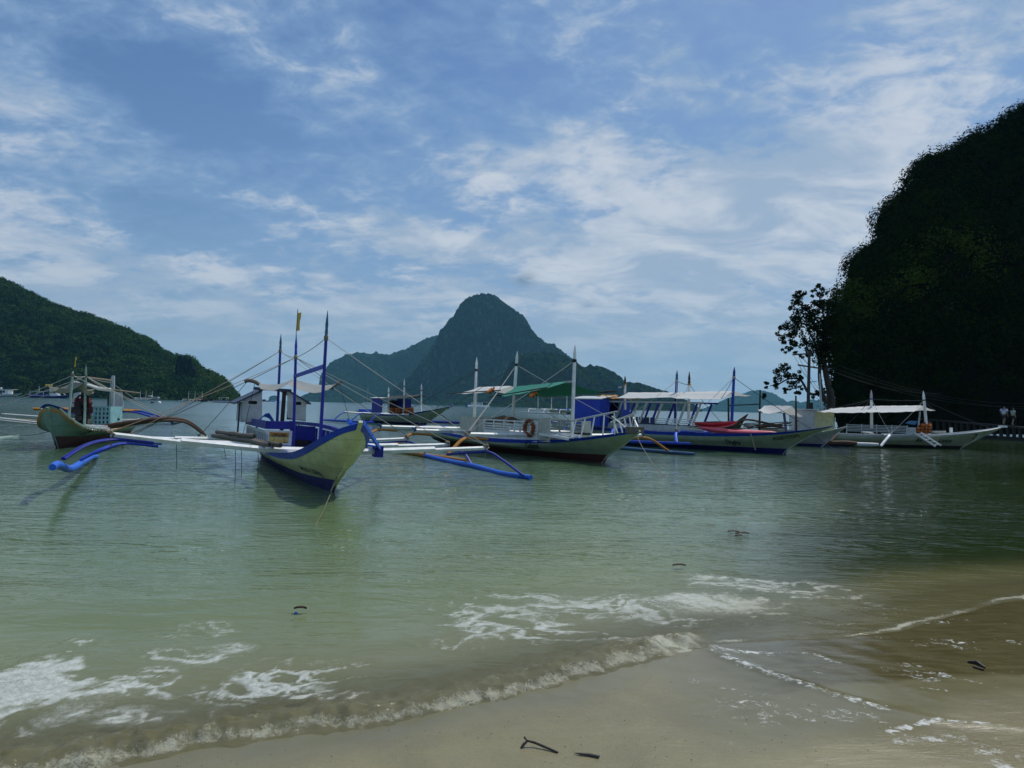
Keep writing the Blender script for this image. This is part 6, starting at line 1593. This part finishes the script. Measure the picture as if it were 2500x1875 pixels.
# ================================================================== tree leaning over the water, utility poles, wires
tb = at(2026, 992, 61); tb.z = 1.0
tr = empty('tree', tb, (0, 0, 0), 'leaning tree with drooping leaf tufts beside the utility pole at the cliff', 'tree')
def tq(px, py, Y=61): return at(px, py, Y) - tb
MB().tube(crom([V3((0, 0, -1.5)), tq(2030, 980), tq(2022, 940), tq(2014, 900), tq(2008, 865), tq(2012, 820), tq(2020, 770)], 4), [.34 - .009 * i for i in range(25)], 9).build('trunk', BARK, tr, True)
MB().tube(crom([tq(2018, 985), tq(2006, 955), tq(2001, 920), tq(2000, 880), tq(1990, 840), tq(1970, 800)], 4), [.22 - .007 * i for i in range(21)], 8).build('limb', BARK, tr, True)
MB().tube(crom([tq(2003, 958), tq(1988, 963), tq(1972, 957), tq(1962, 938), tq(1950, 925), tq(1925, 925), tq(1900, 938), tq(1880, 942)], 4), [.15 - .004 * i for i in range(29)], 7).build('limb', BARK, tr, True)
MB().tube(crom([tq(2012, 830), tq(1985, 800), tq(1960, 790), tq(1938, 790), tq(1920, 805)], 4), [.12 - .005 * i for i in range(17)], 7).build('limb', BARK, tr, True)
MB().tube(crom([tq(1990, 800), tq(1975, 765), tq(1955, 745), tq(1945, 725)], 4), [.09 - .004 * i for i in range(13)], 7).build('limb', BARK, tr, True)
MB().tube(crom([tq(2016, 790), tq(2008, 760), tq(2002, 730), tq(1995, 712)], 4), [.09 - .004 * i for i in range(13)], 7).build('limb', BARK, tr, True)
MB().tube(crom([tq(1962, 938), tq(1950, 945), tq(1930, 950), tq(1915, 955)], 3), .045, 6).build('limb', BARK, tr, True)
lob = [(1949, 720, 20), (1938, 730, 12), (1958, 716, 12), (1999, 711, 18), (1985, 716, 9), (1942, 752, 22), (1928, 758, 10), (2004, 738, 25), (1990, 748, 14), (1979, 759, 25), (1928, 796, 28), (1960, 787, 33), (1914, 814, 20), (1905, 806, 10), (1947, 821, 26), (1919, 842, 16), (1914, 856, 10), (1930, 852, 9),
       (1995, 796, 45), (2018, 777, 40), (2006, 823, 40), (1990, 853, 26), (1965, 853, 20), (1956, 870, 8), (2013, 869, 35), (2029, 731, 30), (2035, 800, 40), (1946, 845, 9), (1944, 860, 6), (2040, 850, 40),
       (1910, 910, 24), (1918, 900, 14), (1892, 938, 16), (1876, 942, 12), (1869, 961, 8), (1866, 970, 5), (1926, 931, 22), (1949, 919, 17), (1958, 916, 8), (1949, 949, 14), (1914, 954, 12), (1947, 963, 9), (1990, 963, 12), (1900, 925, 12), (2030, 940, 12), (2036, 965, 12), (2020, 900, 14)]
cen, rad = [], []
rg_ = np.random.default_rng(12)
for x, y, r_ in lob:
    for k in range(max(2, int(r_ * r_ / 45))):
        a_ = rg_.uniform(0, 2 * PI); q2 = math.sqrt(rg_.uniform(0, 1)) * r_ * .8
        cen.append(tq(x + q2 * math.cos(a_), y + q2 * math.sin(a_), 61 + rg_.uniform(-1, 1) * r_ * .03)); rad.append(max(.16, r_ * .012))
cen = np.array([tuple(c) for c in cen]); rad = np.array(rad)
leaves('crown', cen, np.tile(np.array([[0, -.3, .5]]), (len(cen), 1)), 30, rad * 1.05, .20, leafmat('tree_leaves', (.006, .014, .005), (.010, .020, .007), (.025, .045, .010), .6, .12), rg_, tr, .9, np.clip(rg_.random(len(cen)) - .4, 0, 1))
up = empty('utility_pole', V3((at(1973, 1000, 60).x, 60, .8)), (0, 0, 0), 'tall utility pole with two crossarms left of the leaning tree', 'utility pole')
uo = V3(up.location)
MB().tube([V3((0, 0, -1)), at(1973, 1000, 60) - uo, at(1976, 857, 60) - uo], [.17, .16, .12], 8).build('pole', WOODPOLE, up, True)
MB().bar(at(1935, 866, 60) - uo, at(1981, 863, 60) - uo, .1, .12).build('crossarm', WOODPOLE, up)
MB().bar(at(1948, 891, 60.0) - uo, at(2026, 903, 60.0) - uo, .1, .12).build('crossarm', WOODPOLE, up)
MB().bar(at(1976, 933, 60) - uo, at(1994, 931, 60) - uo, .05, .05).build('bracket', WOODPOLE, up)
MB().box(at(1978, 993, 59.8) - uo, (.35, .35, .7)).build('meter_box', BLACK, up)
MB().bar(at(1957, 872, 60) - uo, at(1974, 890, 60) - uo, .04, .04).build('brace', WOODPOLE, up)
for (xa, ya, xb_, yb_) in ((1938, 868, 1995, 955), (1950, 872, 1999, 950), (1960, 893, 2001, 968), (1951, 893, 1975, 925)):
    MB().tube(sagline(at(xa, ya, 60) - uo, at(xb_, yb_, 60.5) - uo, .15), .014, 4, False).build('slack_wire', BLACK, up)
u2 = empty('utility_pole', V3((at(2019, 985, 66).x, 66, .8)), (0, 0, 0), 'short thin pole right of the leaning tree', 'utility pole')
MB().tube([V3((0, 0, -.5)), at(2022, 928, 66) - V3(u2.location)], [.13, .10], 8).build('pole', WOODPOLE, u2, True)
MB().bar(at(2016, 937, 66) - V3(u2.location), at(2026, 936, 66) - V3(u2.location), .06, .06).build('crossarm', WOODPOLE, u2)
u3 = MB().tube([V3((at(2008, 1000, 59.5).x, 59.5, .5)), at(2001, 912, 59.5)], [.13, .06], 8).build('pale_post', PALE, None, True); tag(u3, 'slim pale post leaning in front of the tree trunk', 'post')
for k, (xa, ya, Ya, xb_, yb_, Yb, sg) in enumerate(((1981, 863, 60, 2520, 985, 66, 1.2), (2020, 901, 60, 2520, 992, 66, 1.0), (2025, 903, 60, 2300, 960, 69, .6), (1981, 880, 60, 2520, 1000, 66, .8))):
    tag(MB().tube(sagline(at(xa, ya, Ya), at(xb_, yb_, Yb), sg, 14), .012, 4, False).build('power_line', paint('wire_grey', (.02, .02, .02), .7, .1), None), ('highest of the power lines sagging from the upper crossarm across the dark cliff', 'power line from the lower crossarm that runs right to the frame edge', 'shortest power line, ending halfway along the cliff', 'lowest power line, leaving the pole between its two crossarms')[k], 'power line', 'power lines')

# ================================================================== beach litter
def on_sand(px, py):
    p = on_z(px, py, .05)
    for _ in range(4):
        z = float(sand_height(np.array([p.x]), np.array([p.y]), shore_dist(np.array([p.x]), np.array([p.y])))[0]); p = on_z(px, py, z)
    return p
zq = V3((0, 0, .008))
s1 = [on_sand(1362, 1839), on_sand(1330, 1829) , on_sand(1305, 1823), on_sand(1287, 1822)]
o_ = MB().tube([p + V3((0, 0, h_)) for p, h_ in zip(s1, (.004, .012, .022, .03))], [.005, .007, .007, .006], 7).tube([s1[3] + V3((0, 0, .03)), on_sand(1281, 1818) + V3((0, 0, .036)), on_sand(1280, 1822) + V3((0, .0, .048))], [.006, .006, .005], 6).tube([s1[3] + V3((0, 0, .028)), on_sand(1278, 1825) + V3((0, 0, .016)), on_sand(1272, 1827) + V3((0, 0, .002))], [.006, .008, .006], 6).build('driftwood_twig', DARKWOOD, None, True)
tag(o_, 'thin black forked twig standing up from the wet sand', 'twig')
s2 = [on_sand(1402, 1842), on_sand(1420, 1844), on_sand(1440, 1846), on_sand(1463, 1851)]
o_ = MB().tube([p + zq for p in s2], [.003, .009, .011, .010], 7, True, .6).build('driftwood_stick', DARKWOOD, None, True)
tag(o_, 'thicker black stick lying flat right of the forked twig', 'stick')
o_ = MB().tube([on_sand(2362, 1618) + zq, on_sand(2385, 1622) + zq * 2, on_sand(2405, 1632) + zq], [.008, .014, .006], 6).tube([on_sand(2375, 1630) + zq, on_sand(2402, 1638) + zq], .007, 6).build('dark_twig', DARKWOOD, None, True)
tag(o_, 'small dark twig on the wet brown sand at the right', 'twig')
def leaf(p, L_, W_, mt, name, lb, rz=.1):
    m_ = MB(); c, s_ = math.cos(rz), math.sin(rz); rows = []
    for i in range(7):
        f = i / 6; w2 = W_ * math.sin(PI * (f * .96 + .02)) ** .7
        rows.append([p + V3((c * (f - .5) * L_ - s_ * v * w2, s_ * (f - .5) * L_ + c * v * w2, .010 + .012 * abs(v) + .01 * math.sin(f * 3))) for v in (-1, -.5, 0, .5, 1)])
    tag(m_.grid(rows, .004).build(name, mt, None, True), lb, 'leaf' if 'leaf' in name else 'scrap')
leaf(on_z(733, 1489, .02), .115, .022, wood('dead_leaf_brown', (.06, .026, .014), (.03, .016, .010), 8), 'floating_leaf', 'dead brown leaf floating on the shallow water at the left', .05)
leaf(on_z(722, 1503, .02), .03, .01, SKYB, 'plastic_scrap', 'tiny blue plastic scrap floating below the brown leaf', .3)
for k, (px_, py_, L_) in enumerate(((1790, 1300, .18), (1812, 1304, .22), (1803, 1310, .12))):
    leaf(on_z(px_, py_, .03), L_, .03, MATS['dead_leaf_brown'], 'floating_leaf', ('narrow dark leaf at the far left of the three drifting together offshore', 'longest dark leaf of the three drifting together offshore', 'smallest dark leaf of the three drifting together, nearest the beach')[k], .1 * k)
leaf(on_z(1658, 1383, .02), .16, .03, MATS['dead_leaf_brown'], 'floating_leaf', 'single dark leaf drifting above the band of foam', .0)
# shell and pebble crumbs in the sand
rg_ = random.Random(5); m_ = MB()
for i in range(230):
    px_ = rg_.uniform(380, 2480); lo = 1840 - (px_ - 380) * .25 if px_ < 1500 else 1600
    py_ = min(1870, rg_.uniform(max(1600, lo), 1875)) if rg_.random() < .6 else rg_.uniform(1790, 1872)
    p = on_sand(px_, py_)
    if shore_dist(np.array([p.x]), np.array([p.y]))[0] > -.08: continue
    r_ = rg_.uniform(.0010, .0034)
    m_.box(p + V3((0, 0, r_ * .4)), (r_ * 2, r_ * 1.4, r_), Matrix.Rotation(rg_.uniform(0, 3), 3, 'Z') @ Matrix.Rotation(rg_.uniform(-.4, .4), 3, 'X'))
o_ = m_.build('shell_crumbs', wood('shell_crumb', (.36, .32, .24), (.12, .10, .07), 30), None)
o_['kind'] = 'stuff'
